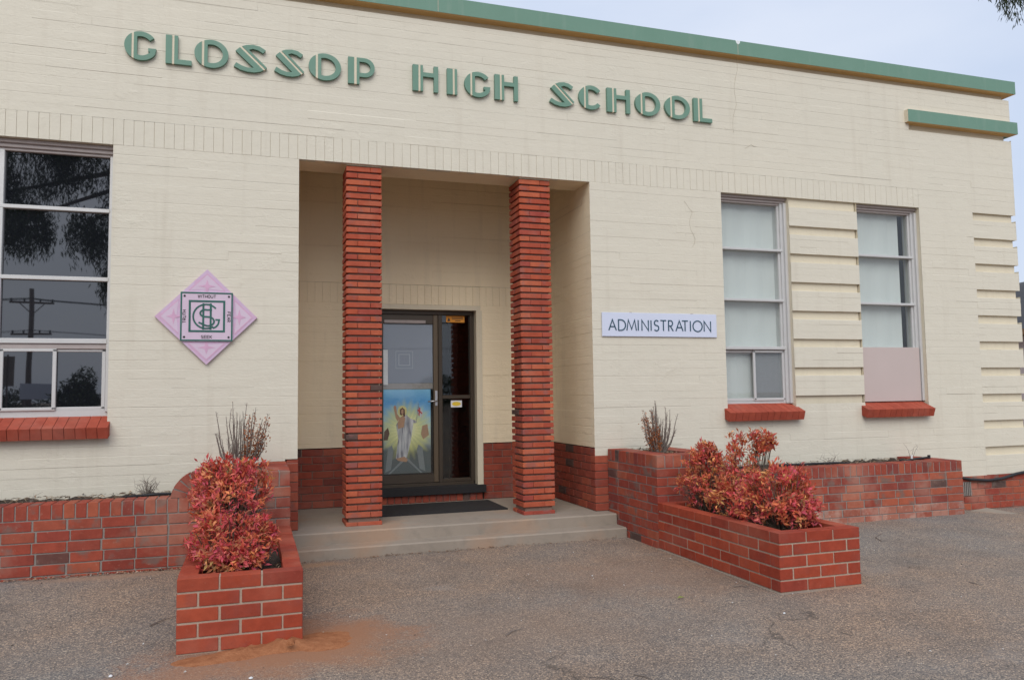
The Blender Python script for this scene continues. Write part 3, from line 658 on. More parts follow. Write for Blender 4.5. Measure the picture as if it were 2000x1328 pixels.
# --- raised school name letters
nm = thing('school_name_lettering', 'raised green art deco letters spelling GLOSSOP HIGH SCHOOL high on the cream wall', 'lettering')
def ell(t): return (.5+.5*math.cos(t), .5+.5*math.sin(t))
def round_letter(kind):
    xs_, xt = .215, .285                  # cream line between these
    a = math.acos((xs_-.5)/.5); P1 = [ell(a+(2*math.pi-2*a)*i/16) for i in range(17)]
    stripe = [(xs_, .5+math.sqrt(.25-(xs_-.5)**2)), (xs_, .5-math.sqrt(.25-(xs_-.5)**2)), (xt, .5-math.sqrt(.25-(xt-.5)**2)), (xt, .5+math.sqrt(.25-(xt-.5)**2))]
    b = math.acos((xt-.5)/.5); ci, ri = .50, .335; xi = .385; bi = math.acos((xi-ci)/ri)
    def strip(o0, o1, i0, i1, n=12):
        q = []
        for k in range(n):
            t0, t1 = k/n, (k+1)/n
            O = lambda t: ell(o0+(o1-o0)*t); I_ = lambda t: (ci+ri*math.cos(i0+(i1-i0)*t), .5+ri*math.sin(i0+(i1-i0)*t))
            q.append([O(t0), O(t1), I_(t1), I_(t0)])
        return q
    I0 = (xi, .5+ri*math.sin(bi)); I1 = (xi, .5-ri*math.sin(bi)); O0 = ell(b); O1 = ell(-b)
    polys = [P1, [O0, O1, I1, I0]]
    if kind == 'O': polys += strip(-b, b, -bi, bi, 28)
    if kind == 'C':
        e_ = math.radians(38); polys += strip(-b, -e_, -bi, -e_)+strip(b, e_, bi, e_)
    if kind == 'G':
        e_ = math.radians(38); polys += strip(b, e_, bi, e_); f_ = math.radians(32); polys += strip(-b, -f_, -bi, -f_)
        polys.append([(ci+ri*math.cos(f_), .5-ri*math.sin(f_)), ell(-f_), (.965, .44), (.72, .44), (.72, .5-ri*math.sin(f_))])
    return polys, [stripe]
def R_(x0, x1, z0, z1): return [(x0, z0), (x1, z0), (x1, z1), (x0, z1)]
def letter_shape(ch):
    if ch in 'OCG': return round_letter(ch)
    if ch == 'L': return [R_(0, .24, 0, 1), R_(.33, .47, .165, 1), [(.33, 0), (1, 0), (1, .165), (.33, .165)]], [R_(.24, .33, 0, 1)]
    if ch == 'H': return [R_(0, .22, 0, 1), R_(.30, .40, 0, 1), R_(.40, .83, .57, .73), R_(.83, 1, 0, 1)], [R_(.22, .30, 0, 1)]
    if ch == 'I': return [R_(0, .56, 0, 1), R_(.76, 1, 0, 1)], [R_(.56, .76, 0, 1)]
    if ch == 'P':
        q = [R_(0, .22, 0, 1), R_(.32, .42, 0, 1)]; n = 14
        for k in range(n):
            t0, t1 = math.radians(90-180*k/n), math.radians(90-180*(k+1)/n)
            O = lambda t: (.62+.38*math.cos(t), .64+.36*math.sin(t)); I_ = lambda t: (.60+.24*math.cos(t), .64+.21*math.sin(t)); q.append([O(t0), O(t1), I_(t1), I_(t0)])
        q += [[(.42, 1), (.62, 1), (.60, .85), (.42, .85)], [(.42, .43), (.60, .43), (.62, .28), (.42, .28)]]; return q, [R_(.22, .32, 0, 1)]
    if ch == 'S':
        return [[(.05, .72), (.18, .86), (.90, .12), (.80, .05), (.62, .0), (.60, .17)], [(.60, .17), (.62, 0), (.42, 0), (.42, .15)], [(.42, .15), (.42, 0), (.2, .05), (.25, .2)], [(.25, .2), (.2, .05), (0, .16), (.07, .30)],
                [(.24, .905), (.45, .80), (1.0, .22), (.96, .16)], [(.24, .905), (.38, .97), (.58, .855), (.45, .80)], [(.38, .97), (.58, 1.0), (.74, .82), (.58, .855)], [(.58, 1.0), (.78, .965), (.88, .73), (.74, .82)], [(.78, .965), (.96, .85), (.88, .73)]], [[(.18, .86), (.24, .905), (.96, .16), (.90, .12)]]
NAME = [('G', -1.163, -.882), ('L', -.812, -.586), ('O', -.563, -.26), ('S', -.211, .091), ('S', .16, .441), ('O', .484, .798), ('P', .868, 1.133), ('H', 1.522, 1.789), ('I', 1.884, 1.991), ('G', 2.071, 2.365), ('H', 2.403, 2.663), ('S', 3.027, 3.317), ('C', 3.371, 3.661), ('H', 3.712, 3.996), ('O', 4.061, 4.378), ('O', 4.438, 4.763), ('L', 4.813, 5.055)]
ZN0, ZN1 = 4.594, 4.866
import bmesh
def shape_obj(polys, x0, x1, y0, y1, name, mat, parent):
    mb = MB()
    for q in polys: mb.prism([(x0+(x1-x0)*a, ZN0+(ZN1-ZN0)*b) for a, b in q], y0, y1)
    o = mb.build(name, mat, parent); bm = bmesh.new(); bm.from_mesh(o.data); bmesh.ops.remove_doubles(bm, verts=bm.verts, dist=1e-5)
    # drop the inner walls shared by two pieces
    seen = {}
    for f in bm.faces: seen.setdefault(tuple(sorted(v.index for v in f.verts)), []).append(f)
    bmesh.ops.delete(bm, geom=[f for fs in seen.values() if len(fs) > 1 for f in fs], context='FACES_ONLY')
    bmesh.ops.recalc_face_normals(bm, faces=bm.faces); bm.to_mesh(o.data); bm.free(); return o
for ch, x0, x1 in NAME:
    polys, stripes = letter_shape(ch); o = shape_obj(polys, x0, x1, -.034, 0, 'letter', 'green', nm)
    shape_obj(stripes, x0, x1, -.029, 0, 'inlay', 'cream_flat', o)

# --- diamond crest
m = Mat('pink_crest'); c = m.mix(m.noise(7, 5), (.54, .35, .50), (.60, .48, .61)); c = m.mix(m.math('MULTIPLY', m.step(m.noise(16, 4), .52, .64), .4), c, (.60, .32, .46)); m.col(c).rough(.6).bump(m.noise(20, 4), .3, .004); MT['pink'] = m.m
m = Mat('pale_pink_crest'); c = m.mix(m.noise(9, 5, .6, stretch=(1, 1, .3)), (.58, .43, .54), (.63, .53, .62)); m.col(c).rough(.6); MT['pink_pale'] = m.m
m = Mat('crest_green'); c = m.mix(m.noise(9, 4), (.015, .05, .05), (.02, .16, .12)); m.col(c).rough(.5); MT['crest_green'] = m.m
MT['rose'] = plain('rose_line', (.60, .36, .50), .6, .15, 20)
cs = thing('school_crest', 'pink diamond crest tile with dark green GHS monogram square on cream wall', 'crest')
CXc, CZc, HD = -.4215, 2.222, .444
MB().prism([(CXc-HD, CZc-.003), (CXc, CZc-HD), (CXc+HD, CZc), (CXc, CZc+HD)], -.028, 0.0).build('diamond_tile', 'pink', cs)
for (dx, dz) in ((1, 0), (-1, 0), (0, 1), (0, -1)):
    q = MB(); ox, oz = CXc+dx*.285, CZc+dz*.285; tx, tz = -dz, dx
    star = []
    for k in range(8):
        rr = .062 if k % 2 == 0 else .019; t = k*math.pi/4; star.append((ox+rr*math.cos(t)*(1.2 if dx == 0 else 1), oz+rr*math.sin(t)*(1.2 if dz == 0 else 1)))
    q.prism(star, -.032, -.0275); sp_ = q.build('corner_star', 'rose', cs)
    pl = MB(); ap = (CXc+dx*.40, CZc+dz*.40); b1 = (CXc+dx*.245+tx*.155, CZc+dz*.245+tz*.155); b2 = (CXc+dx*.245-tx*.155, CZc+dz*.245-tz*.155)
    pl.prism([ap, b1, (CXc+dx*.26, CZc+dz*.26), b2] if dx+dz > 0 or True else [], -.030, -.0275); o = pl.build('corner_relief', 'pink_pale', cs)
    stroke_mb = MB(); stroke(stroke_mb, [b1, ap, b2], .010, -.0305, -.0278); stroke_mb.build('corner_line', 'rose', cs)
HS = .230
pl = MB().prism([(CXc-HS, CZc-HS+.015), (CXc-HS+.015, CZc-HS), (CXc+HS-.015, CZc-HS), (CXc+HS, CZc-HS+.015), (CXc+HS, CZc+HS-.015), (CXc+HS-.015, CZc+HS), (CXc-HS+.015, CZc+HS), (CXc-HS, CZc+HS-.015)], -.040, -.02).build('square_plaque', 'pink_pale', cs)
bo = MB(); frame_sq(bo, CXc, CZc, HS-.003, HS-.003, .014, -.0425, -.0395); bo.build('border', 'crest_green', pl)
bo = MB(); frame_sq(bo, CXc+.002, CZc+.004, .158, .148, .018, -.0425, -.0395); bo.build('inner_border', 'crest_green', pl)
for dx in (-1, 1):
    for dz in (-1, 1): MB().prism(arc(CXc+dx*.192, CZc+dz*.190, .010, .010, 0, 330, 11), -.043, -.0395).build('screw', 'black', pl)
g_ = MB(); gx, gz = CXc, CZc+.002
stroke(g_, arc(gx-.005, gz, .112, .112, 42, 300, 22)+arc(gx+.035, gz-.045, .07, .065, 290, 360, 6)+[(gx+.108, gz-.03), (gx+.075, gz-.03)], .015, -.0425, -.0396); g_.build('letter_g', 'crest_green', pl)
g_ = MB(); 
for x in (-.030, .034): stroke(g_, [(gx+x, gz-.122), (gx+x, gz+.122)], .017, -.0432, -.0397)
for z in (.112, -.112): stroke(g_, [(gx-.021, gz+z), (gx+.025, gz+z)], .012, -.0432, -.0397)
g_.build('letter_h', 'crest_green', pl)
g_ = MB(); stroke(g_, [(gx+.045, gz+.062)]+arc(gx-.012, gz+.030, .045, .033, 70, 265, 10)+arc(gx+.012, gz-.045, .052, .042, 95, -120, 12)+[(gx-.07, gz-.055)], .015, -.0438, -.0398); g_.build('letter_s', 'crest_green', pl)
def small_word(txt, cx, cz, rot, h_=.026, wd=.018, gap=.007):
    mb = MB(); tot = sum(.004 if c_ == 'I' else wd for c_ in txt)+gap*(len(txt)-1); x = -tot/2; it = []
    for c_ in txt: w1 = .004 if c_ == 'I' else wd; it.append((c_, x, x+w1, -h_/2, h_/2)); x += w1+gap
    cr_, sr_ = math.cos(rot), math.sin(rot); word(mb, it, .0045, -.0425, -.0395, lambda a, b: (cx+a*cr_-b*sr_, cz+a*sr_+b*cr_)); mb.build('motto_word', 'black', pl)
small_word('WITHOUT', CXc+.0, CZc+.188, 0); small_word('FEAR', CXc+.193, CZc+.0, -math.pi/2); small_word('TRUTH', CXc-.193, CZc-.0, math.pi/2); small_word('SEEK', CXc, CZc-.188, 0)

# ================================================================== PILLARS
def pillar(x0, label):
    t = thing('brick_pillar', label, 'pillar', 'brick porch pillars'); y0 = .030; s = .352; n = 52; p = (ZT-.012-PF)/n; bh = .0495; th = .112
    x1, y1 = x0+s, y0+s
    MB().box(x0+.026, x1-.026, y0+.026, y1-.026, PF, ZT).build('mortar_core', 'mortar_dark', t)
    MB().box(x0+.004, x1-.004, y0+.004, y1-.004, ZT-.013, ZT-.001).build('bearing_pad', 'cream_flat', t)
    for k in range(n):
        z0 = PF+k*p+(p-bh)*.6; z1 = z0+bh; j = .003
        if k == 0: z0 = PF; z1 = PF+.036
        L_ = s-th
        if k % 2: q = [(x0, x0+L_-j, y0, y0+th), (x1-th, x1, y0, y0+L_-j), (x0+th+j, x1, y1-th, y1), (x0, x0+th, y0+th+j, y1)]
        else: q = [(x0+th+j, x1, y0, y0+th), (x1-th, x1, y0+th+j, y1), (x0, x0+L_-j, y1-th, y1), (x0, x0+th, y0, y0+L_-j)]
        for (a, b, c_, d) in q: brick(t, a, b, c_, d, z0, z1, 'pillar', 'brick', .003, .0018)
    return t
pillar(.858, 'orange red brick pillar in front of the glazed door leaf with the poster')
pillar(2.680, 'orange red brick pillar between the door side light and the porch side wall')

# ================================================================== STEPS, MAT
stp = thing('entrance_steps', 'worn concrete porch floor and low front step between the brick planters', 'steps')
obj('porch_floor', brick_mesh(XB+.14-XA+.12, YB+.23, .26, 'concrete', .012), None, stp, ((XB+.14+XA-.12)/2, (YB-.23)/2, PF-.13))
obj('front_step', brick_mesh(3.632-.31, .60, .16, 'concrete', .012), None, stp, ((3.632+.31)/2, -.15, .10-.08))
mt = MB(); mt.box(1.02, 2.66, .50, 1.27, PF+.001, PF+.014); tag(mt.build('door_mat', 'mat'), 'thin black rubber mat on the porch floor before the door', 'mat')

# ================================================================== RED BRICK PLANTERS
PX = [(-.4125, .2897, -2.83, -1.10), (3.631, 4.349, -2.90, -1.10)]
LABP = ['low red brick planter with orange soil spilt at its foot', 'low red brick planter standing on clean asphalt below the paired windows']
for (x0, x1, y0, y1), lab in zip(PX, LABP):
    t = thing('brick_planter', lab, 'planter', 'low brick planters'); ring(t, x0, x1, y0, y1, .431, 5, .0865, .012, 'planter')
    mo = MB(); e_ = .006; th = .11
    mo.box(x0+e_, x1-e_, y0+e_, y0+th-e_, -.03, .425); mo.box(x0+e_, x1-e_, y1-th+e_, y1-e_, -.03, .425); mo.box(x0+e_, x0+th-e_, y0+th-e_, y1-th+e_, -.03, .4245); mo.box(x1-th+e_, x1-e_, y0+th-e_, y1-th+e_, -.03, .4245)
    mo.build('mortar', 'mortar', t); soil_patch('soil', t, x0+.09, x1-.09, y0+.09, y1-.09, .355, .03)
    MB().box(x0-.02, x1+.02, y0-.025, y1, -.05, .004).build('footing', 'concrete', t) if x0 > 3 else None

# --- tall planter blocks beside the steps
BLK = [(-.4125, .2897), (3.631, 4.349)]
LABB = ['tall old brick planter block behind the planter with spilt orange soil', 'tall old brick planter block between the porch steps and the paired windows']
for (x0, x1), lab in zip(BLK, LABB):
    y0, y1 = -1.098, -.018; t = thing('planter_block', lab, 'planter', 'tall planter blocks'); ZC = .868-.118
    ring(t, x0, x1, y0, y1, ZC-.010, 9, .0845, .0095, 'old', back=False)
    MB().box(x0+.006, x1-.006, y0+.006, y1, -.05, ZC).build('mortar', 'mortar_grey', t)
    n = round((x1-x0)/.0857); p_ = (x1-x0)/n; D = .225
    for i in range(n): brick(t, x0+i*p_+.004, x0+(i+1)*p_-.004, y0, y0+D, ZC, .868, 'old', 'capping_brick')
    n2 = round((y1-y0-D)/.0857); p2 = (y1-y0-D)/n2
    for i in range(n2):
        for a in (x0, x1-D): brick(t, a, a+D, y0+D+i*p2+.004, y0+D+(i+1)*p2-.004, ZC, .868, 'old', 'capping_brick')
    cm = MB(); cm.box(x0+.005, x1-.005, y0+.005, y0+D-.005, ZC-.002, .862); cm.box(x0+.005, x0+D-.005, y0+D-.005, y1, ZC-.002, .862); cm.box(x1-D+.005, x1-.005, y0+D-.005, y1, ZC-.002, .862); cm.build('capping_mortar', 'mortar_grey', t)
    soil_patch('soil', t, x0+D-.02, x1-D+.02, y0+D-.02, y1, .835, .03, n=(6, 14))

# --- low garden bed walls
def low_wall(x0, x1, ztop, n, lab, ramp=None):
    y0 = -.75; D = .225; t = thing('garden_wall', lab, 'wall', 'low garden bed walls'); zc = ztop-.115; ch = .0857
    for k in range(n):
        zt = zc-.010-k*ch; lay(t, 'x', x0, x1, y0, y0+.11, zt-(ch-.0095), zt, 'bleach' if (x0 > 0 and k >= 4) else 'old', first=.12 if k % 2 else None, snap=True)
    MB().box(x0+.006, x1-.006, y0+.006, y0+D-.006, -.15, zc).build('mortar', 'mortar_grey', t)
    m_ = round((x1-x0)/.0832); p_ = (x1-x0)/m_
    for i in range(m_): brick(t, x0+i*p_+.0045, x0+(i+1)*p_-.0045, y0, y0+D, zc, ztop, 'old', 'capping_brick')
    MB().box(x0+.005, x1-.005, y0+.005, y0+D-.005, zc-.002, ztop-.007).build('capping_mortar', 'mortar_grey', t)
    if ramp:   # quarter-round of fanned bricks up to the planter block
        xc, sgn = ramp; R1_, R0_ = .225, .112
        for i in range(4):
            a0, a1 = math.radians(90*i/4+2), math.radians(90*(i+1)/4-2); q = []
            for (rr, aa) in ((R1_, a0), (R1_, (a0+a1)/2), (R1_, a1), (R0_, a1), (R0_, a0)): q.append((xc-sgn*rr*math.cos(aa), ztop-.002+rr*math.sin(aa)*.93))
            if sgn < 0: q = q[::-1]
            MB().prism(q, y0, y0+D).build('fan_brick', 'old', t)
        q = [(xc, ztop-.004)]+[(xc-sgn*.219*math.cos(math.radians(a)), ztop-.004+.219*.93*math.sin(math.radians(a))) for a in range(0, 91, 10)]
        MB().prism(q if sgn > 0 else q[::-1], y0+.006, y0+D-.006).build('fan_mortar', 'mortar_grey', t)
        q = [(xc, ztop)]+[(xc-sgn*.104*math.cos(math.radians(a)), ztop+.104*.93*math.sin(math.radians(a))) for a in range(0, 91, 15)]
        MB().prism(q if sgn > 0 else q[::-1], y0+.001, y0+D-.001).build('fan_brick', 'old', t)
    return t
low_wall(-6.0, -.4145, .655, 7, 'low old brick garden wall with fanned brick ramp under the dark window', (-.4145, 1))
gw = low_wall(4.351, 7.765, .640, 8, 'low old brick garden wall with bleached bricks below the boarded window', (4.351, -1))
y_ = -.75
for k in range(8):    # return end of the right-hand wall
    zt = .640-.115-.010-k*.0857; lay(gw, 'y', y_+.122, -.01, 7.655, 7.765, zt-.0762, zt, 'old', first=.12 if k % 2 else None)
MB().box(7.66, 7.759, y_+.1, -.01, -.15, .525).build('mortar', 'mortar_grey', gw)
n2 = 6
for i in range(n2): brick(gw, 7.765-.225, 7.765, y_+.225+i*.0857+.004, y_+.225+(i+1)*.0857-.004, .525, .640, 'old', 'capping_brick')
sb = soil_patch('bed_soil', None, -6.0, -.42, -.53, -.005, .615, .05, n=(90, 8), seed=11); tag(sb, 'dark mulch soil filling the bed under the dark window', 'soil', kind='stuff')
sb = soil_patch('bed_soil', None, 4.36, 7.55, -.53, -.005, .605, .05, n=(60, 8), seed=12); tag(sb, 'dark mulch soil filling the bed below the paired windows', 'soil', kind='stuff')

# ================================================================== PLANTS
HUES = np.array([(.60, .075, .07), (.66, .13, .075), (.72, .25, .09), (.78, .42, .14), (.62, .10, .15), (.50, .075, .095), (.34, .10, .06), (.20, .17, .055)])
def nandina(label, cx, cy, z0, z1, rx, ry, n, seed, hp, lobes=None, L0=.042):
    r = np.random.RandomState(seed); t = thing('nandina_shrub', label, 'shrub', 'red leaved planter shrubs', (cx, cy, z0))
    tips = []; 
    lob = lobes or [(0, 0, 1.0, 1.0)]
    while len(tips) < n:
        lx, ly, ls, lh, *zc_ = lob[r.randint(len(lob))]
        v = r.normal(size=3); v /= np.linalg.norm(v); rad = r.uniform(.35, 1.0)**.5
        p_ = np.array([lx*rx+v[0]*rad*rx*ls, ly*ry+v[1]*rad*ry*ls, 0]); h = (z1-z0)*lh
        p_[2] = h*(.50+.48*v[2]*rad) if not zc_ else h*(zc_[0]+(1-zc_[0])*v[2]*rad)
        if p_[2] < .06: continue
        tips.append(p_)
    st = MB()
    for i in r.permutation(len(tips))[:max(14, n//3)]:
        p_ = tips[i]; b = np.array([p_[0]*.35, p_[1]*.35, -.01]); mid = (b+p_)/2+r.normal(size=3)*.015; st.tube([b, mid, p_], [.005, .004, .002], 4, False)
    st.build('stems', 'stem', t)
    Cn, Dn, Ln, Wn, Tn, Nn = [], [], [], [], [], []
    for p_ in tips:
        k = r.randint(8, 19); out = np.array([p_[0]/rx, p_[1]/ry, (p_[2]-(z1-z0)*.4)/(z1-z0)*1.6]); out /= np.linalg.norm(out)+1e-6; base = HUES[r.choice(len(HUES), p=hp)]
        for _ in range(k):
            d = out*.55+r.normal(size=3)*.75+np.array([0, 0, .15]); c_ = p_+r.normal(size=3)*.016
            Cn.append(c_); Dn.append(d); s_ = r.uniform(.5, 1.4); Ln.append(L0*s_); Wn.append(L0*.36*s_*r.uniform(.8, 1.2)); Nn.append(out+np.array([0, 0, .6]))
            h2 = HUES[r.choice(len(HUES), p=hp)]; Tn.append(np.clip((base*.55+h2*.45)*r.uniform(.8, 1.25), 0, .95))
    leaf_mesh('foliage', Cn, Dn, Ln, Wn, Tn, 'leaf', t, seed=seed, normals=Nn); return t
hpR = [.25, .20, .12, .07, .12, .11, .07, .06]; hpO = [.18, .22, .19, .11, .07, .08, .08, .07]; hpG = [.16, .20, .17, .09, .06, .11, .11, .10]
nandina('bushy red nandina at the open front of the planter with spilt orange soil', -.125, -2.36, .36, .77, .29, .28, 310, 1, hpR, [(.1, -.1, .8, 1.0), (-.45, .1, .55, .92), (.45, .15, .5, .86), (-.2, -.55, .5, .55), (.15, -.6, .45, .42)])
nandina('taller crimson nandina against the tall block behind the planter with spilt soil', -.145, -1.60, .36, 1.03, .31, .38, 430, 2, hpR, [(.0, .1, .9, 1.0), (-.42, .1, .55, .95, .70), (.38, .2, .50, .96, .72), (-.05, .1, .55, 1.02, .76), (0, -.5, .7, .84), (-.45, -.2, .5, .88, .6)])
nandina('orange nandina against the tall block at the back of the clean planter', 3.955, -1.47, .36, .985, .27, .27, 230, 3, hpO, [(0, 0, .75, 1), (-.45, .1, .55, .86), (.3, -.3, .5, .95), (-.1, .1, .4, 1.03, .84)])
nandina('tall sparse nandina with upright sprigs in the middle of the clean planter', 4.06, -1.88, .36, 1.10, .27, .26, 240, 4, hpG, [(0, 0, .7, .76), (0, 0, .7, .76), (.2, -.1, .7, .74), (.2, -.1, .7, .74), (.1, 0, .8, .72), (-.4, -.1, .45, .8), (-.4, -.1, .45, .8), (-.25, .3, .22, .98, .80), (.12, .35, .20, 1.0, .84), (.50, .2, .15, 1.06, .80), (.66, .1, .12, 1.0, .86), (1.05, .3, .16, 1.01, .86), (1.3, .4, .10, .96, .92)])
nandina('bright red nandina spilling over the front of the clean planter', 4.03, -2.40, .36, .895, .33, .30, 380, 5, hpR, [(-.1, 0, .75, 1.0), (.5, .15, .5, .97), (.15, -.5, .5, .60), (-.6, .3, .45, .84), (.75, .4, .3, .9)], .044)
nandina('low orange nandina along the left side of the clean planter', 3.86, -2.0, .36, .72, .15, .30, 80, 6, hpO)

def dry_shrub(label, cx, cy, z0, h, spread, n, seed, brown):
    r = np.random.RandomState(seed); t = thing('dry_shrub', label, 'shrub', 'dead shrubs on the tall planter blocks', (cx, cy, z0)); st = MB(); Cn, Dn, Ln, Wn, Tn = [], [], [], [], []
    for i in range(n):
        a = r.uniform(0, 2*math.pi); l = r.uniform(0, 1)**.6*spread; top = np.array([math.cos(a)*l, math.sin(a)*l*.6, h*r.uniform(.45, 1.0)*(1-.25*(l/spread)**2)])
        b = np.array([top[0]*.28+r.normal()*.02, top[1]*.28+r.normal()*.02, -.02]); mid = b*.45+top*.55; mid[2] = top[2]*.42; mid[:2] = b[:2]*.35+top[:2]*.65
        pts = [b, (b+mid)/2+r.normal(size=3)*.008, mid, (mid+top)/2+r.normal(size=3)*.006, top]; st.tube(pts, [.006, .0055, .0048, .004, .002], 5, False)
        for k in range(34):
            f = r.uniform(.18, 1.0); q = b+(top-b)*f if f > 1 else np.array([np.interp(f, [0, .25, .5, .75, 1], [pp[c] for pp in pts]) for c in range(3)])
            d = np.array([r.normal(), r.normal(), r.uniform(.2, 1.3)]); Cn.append(q); Dn.append(d); Ln.append(r.uniform(.015, .032)); Wn.append(.003); Tn.append(np.array([.19, .155, .13])*r.uniform(.7, 1.5))
        if brown(top, r):
            for k in range(60):
                f = r.uniform(.25, .95); q = b+(top-b)*f+r.normal(size=3)*.018; Cn.append(q); Dn.append(r.normal(size=3)+np.array([0, 0, .3])); Ln.append(r.uniform(.018, .032)); Wn.append(.011); Tn.append(np.array([.30, .10, .035])*r.uniform(.6, 1.4))
    st.build('stems', 'dead', t); leaf_mesh('dry_leaves', Cn, Dn, Ln, Wn, Tn, 'litter', t, seed=seed)
dry_shrub('dead twiggy shrub with a few brown leaves behind the crimson nandina', -.11, -.52, .84, .64, .31, 40, 11, lambda p_, r: p_[0] > .06)
dry_shrub('dense dead shrub with rusty leaves on the tall block by the porch corner', 3.93, -.60, .84, .57, .22, 46, 12, lambda p_, r: p_[0] < -.03 and r.rand() < .7)

def weed(label, cx, cy, z, h, n, seed, sp):
    r = np.random.RandomState(seed); mb = MB()
    for i in range(n):
        a = r.uniform(0, 6.28); l = r.uniform(.2, 1)*sp; top = np.array([math.cos(a)*l, math.sin(a)*l*.5, h*r.uniform(.3, 1)]); mid = top*.5+np.array([0, 0, h*.18])+r.normal(size=3)*.01
        mb.tube([(0, 0, -.02), mid, top], [.003, .002, .0008], 4, False)
        for k in range(2):
            q = mid+(top-mid)*r.rand(); mb.tube([q, q+r.normal(size=3)*.03+np.array([0, 0, .02])], [.0016, .0007], 3, False)
    o = mb.build('dry_weed', 'dead', None, loc=(cx, cy, z)); tag(o, label, 'weed')
p0 = at(288, 968, y=-.35); weed('clump of dry weeds beside the fanned brick ramp', p0[0], -.35, .63, .16, 30, 21, .14)
p0 = at(58, 975, y=-.40); weed('single dry twig poking up from the bed under the dark window', p0[0], -.40, .63, .07, 4, 22, .06)
p0 = at(1622, 905, y=-.30); weed('thin dry runners at the bed edge behind the bright red nandina', p0[0], -.3, .62, .10, 8, 23, .22)
p0 = at(1780, 898, y=-.30); weed('pale dry stalk rising beside the black irrigation pipe', p0[0], -.3, .62, .17, 3, 24, .14)

def litter(name, label, areas, n, seed, z_off=.004, ln=(.02, .06), cols=((.16, .11, .07), (.26, .18, .11), (.09, .065, .05), (.33, .25, .17)), wid=.25):
    r = np.random.RandomState(seed); Cn, Dn, Ln, Wn, Tn, Nn = [], [], [], [], [], []
    for i in range(n):
        x0, x1, y0, y1, z = areas[r.randint(len(areas))]; x, y = r.uniform(x0, x1), r.uniform(y0, y1); zz = z if z is not None else ground_z(x, y)
        Cn.append((x, y, zz+z_off+r.uniform(0, .012))); Dn.append((r.normal(), r.normal(), r.normal()*.18)); l = r.uniform(*ln); Ln.append(l); Wn.append(l*wid*r.uniform(.3, 1.2)); Tn.append(np.array(cols[r.randint(len(cols))])*r.uniform(.7, 1.3)); Nn.append((0, 0, 1))
    o = leaf_mesh(name, Cn, Dn, Ln, Wn, Tn, 'litter', None, seed=seed, normals=Nn); tag(o, label, 'litter', kind='stuff'); return o
litter('leaf_litter', 'dry leaf and bark litter along the bed under the dark window', [(-3.4, -.45, -.53, -.02, .632)], 900, 31, ln=(.02, .07))
litter('leaf_litter', 'dry leaf and bark litter along the bed below the paired windows', [(4.4, 7.5, -.53, -.02, .622)], 800, 32, ln=(.02, .06))
litter('leaf_litter', 'dead leaves on the soil inside the low planters', [(-.31, .18, -2.71, -1.2, .372), (3.75, 4.23, -2.78, -1.2, .372), (-.17, .05, -.86, -.03, .85), (3.87, 4.1, -.86, -.03, .85)], 900, 33, ln=(.02, .06))
litter('leaf_litter', 'line of dead leaves caught along the foot of the front step', [(.4, 3.6, -.485, -.455, None), (1.0, 2.4, -.50, -.455, None)], 330, 34, ln=(.015, .04), cols=((.16, .07, .04), (.25, .13, .07), (.10, .06, .04)))
litter('leaf_litter', 'pale grit and crumbs along the foot of the garden wall under the dark window', [(-3, -.45, -.80, -.755, None)], 420, 35, ln=(.01, .03), cols=((.42, .30, .21), (.36, .20, .12), (.25, .2, .17)), wid=.8)
litter('loose_grit', 'loose pale grit and bits scattered over the asphalt', [(-3, 8, -5.5, -.9, None)], 1100, 36, .002, (.005, .018), ((.5, .46, .42), (.34, .25, .18), (.05, .045, .04), (.6, .58, .55)), .8)
# twigs lying on the asphalt
def twig(pxs, label):
    pts = []
    for (a, b) in pxs:
        q = at(a, b, z=.006); pts.append((q[0], q[1], ground_z(q[0], q[1])+.007))
    o = MB().tube(pts, [.0035]*(len(pts)-1)+[.0015], 5).build('twig', 'dead'); tag(o, label, 'twig')
twig([(292, 1226), (315, 1217), (342, 1209)], 'thin twig touching the left side of the near planter')
twig([(988, 1241), (1000, 1232), (1023, 1226)], 'short curved twig on the open asphalt')
twig([(1434, 1145), (1448, 1143), (1462, 1147)], 'twig lying at the foot of the clean planter long side')
twig([(1238, 1316), (1260, 1320), (1275, 1326)], 'twig near the cracked asphalt edge')
twig([(1893, 1136), (1905, 1139), (1914, 1142)], 'dark twig on the asphalt beyond the clean planter corner')
twig([(1722, 1058), (1710, 1052), (1716, 1048), (1724, 1045)], 'bent wire twig on asphalt before the right garden wall')
gl_ = at(1322, 1171, z=.0); o = leaf_mesh('fallen_leaf', [(gl_[0], gl_[1], .012)], [(1, .2, .05)], [.075], [.022], [(.20, .22, .05)], 'litter', None, normals=[(0, 0, 1)]); tag(o, 'single yellow green leaf fallen on the asphalt', 'leaf')

# spilt orange soil at the near planter
V = []; F = []; r_ = random.Random(9); nx_, ny_ = 44, 22; sx0, sx1, sy0, sy1 = -.50, .78, -3.16, -2.45
def spill(x, y):
    q = 0
    for (cx, cy, rx, ry, h) in ((.10, -2.87, .34, .13, .030), (.20, -2.88, .12, .08, .030), (.42, -2.80, .24, .20, .012), (-.2, -2.95, .3, .12, .016), (.40, -2.95, .2, .08, .012)):
        d = ((x-cx)/rx)**2+((y-cy)/ry)**2; q += h*max(0, 1-d)**1.3
    return q
for j in range(ny_+1):
    for i in range(nx_+1):
        x, y = sx0+(sx1-sx0)*i/nx_, sy0+(sy1-sy0)*j/ny_; h = spill(x, y); V.append((x, y, h*(1+r_.uniform(-.28, .28))-.004))
for j in range(ny_):
    for i in range(nx_): k = j*(nx_+1)+i; F.append((k, k+1, k+nx_+2, k+nx_+1))
o = obj('spilt_soil', mesh('spilt_soil', V, F), 'sand'); tag(o, 'fan of orange soil washed out at the foot of the near planter', 'soil', kind='stuff'); o.data.polygons.foreach_set('use_smooth', [True]*len(o.data.polygons))
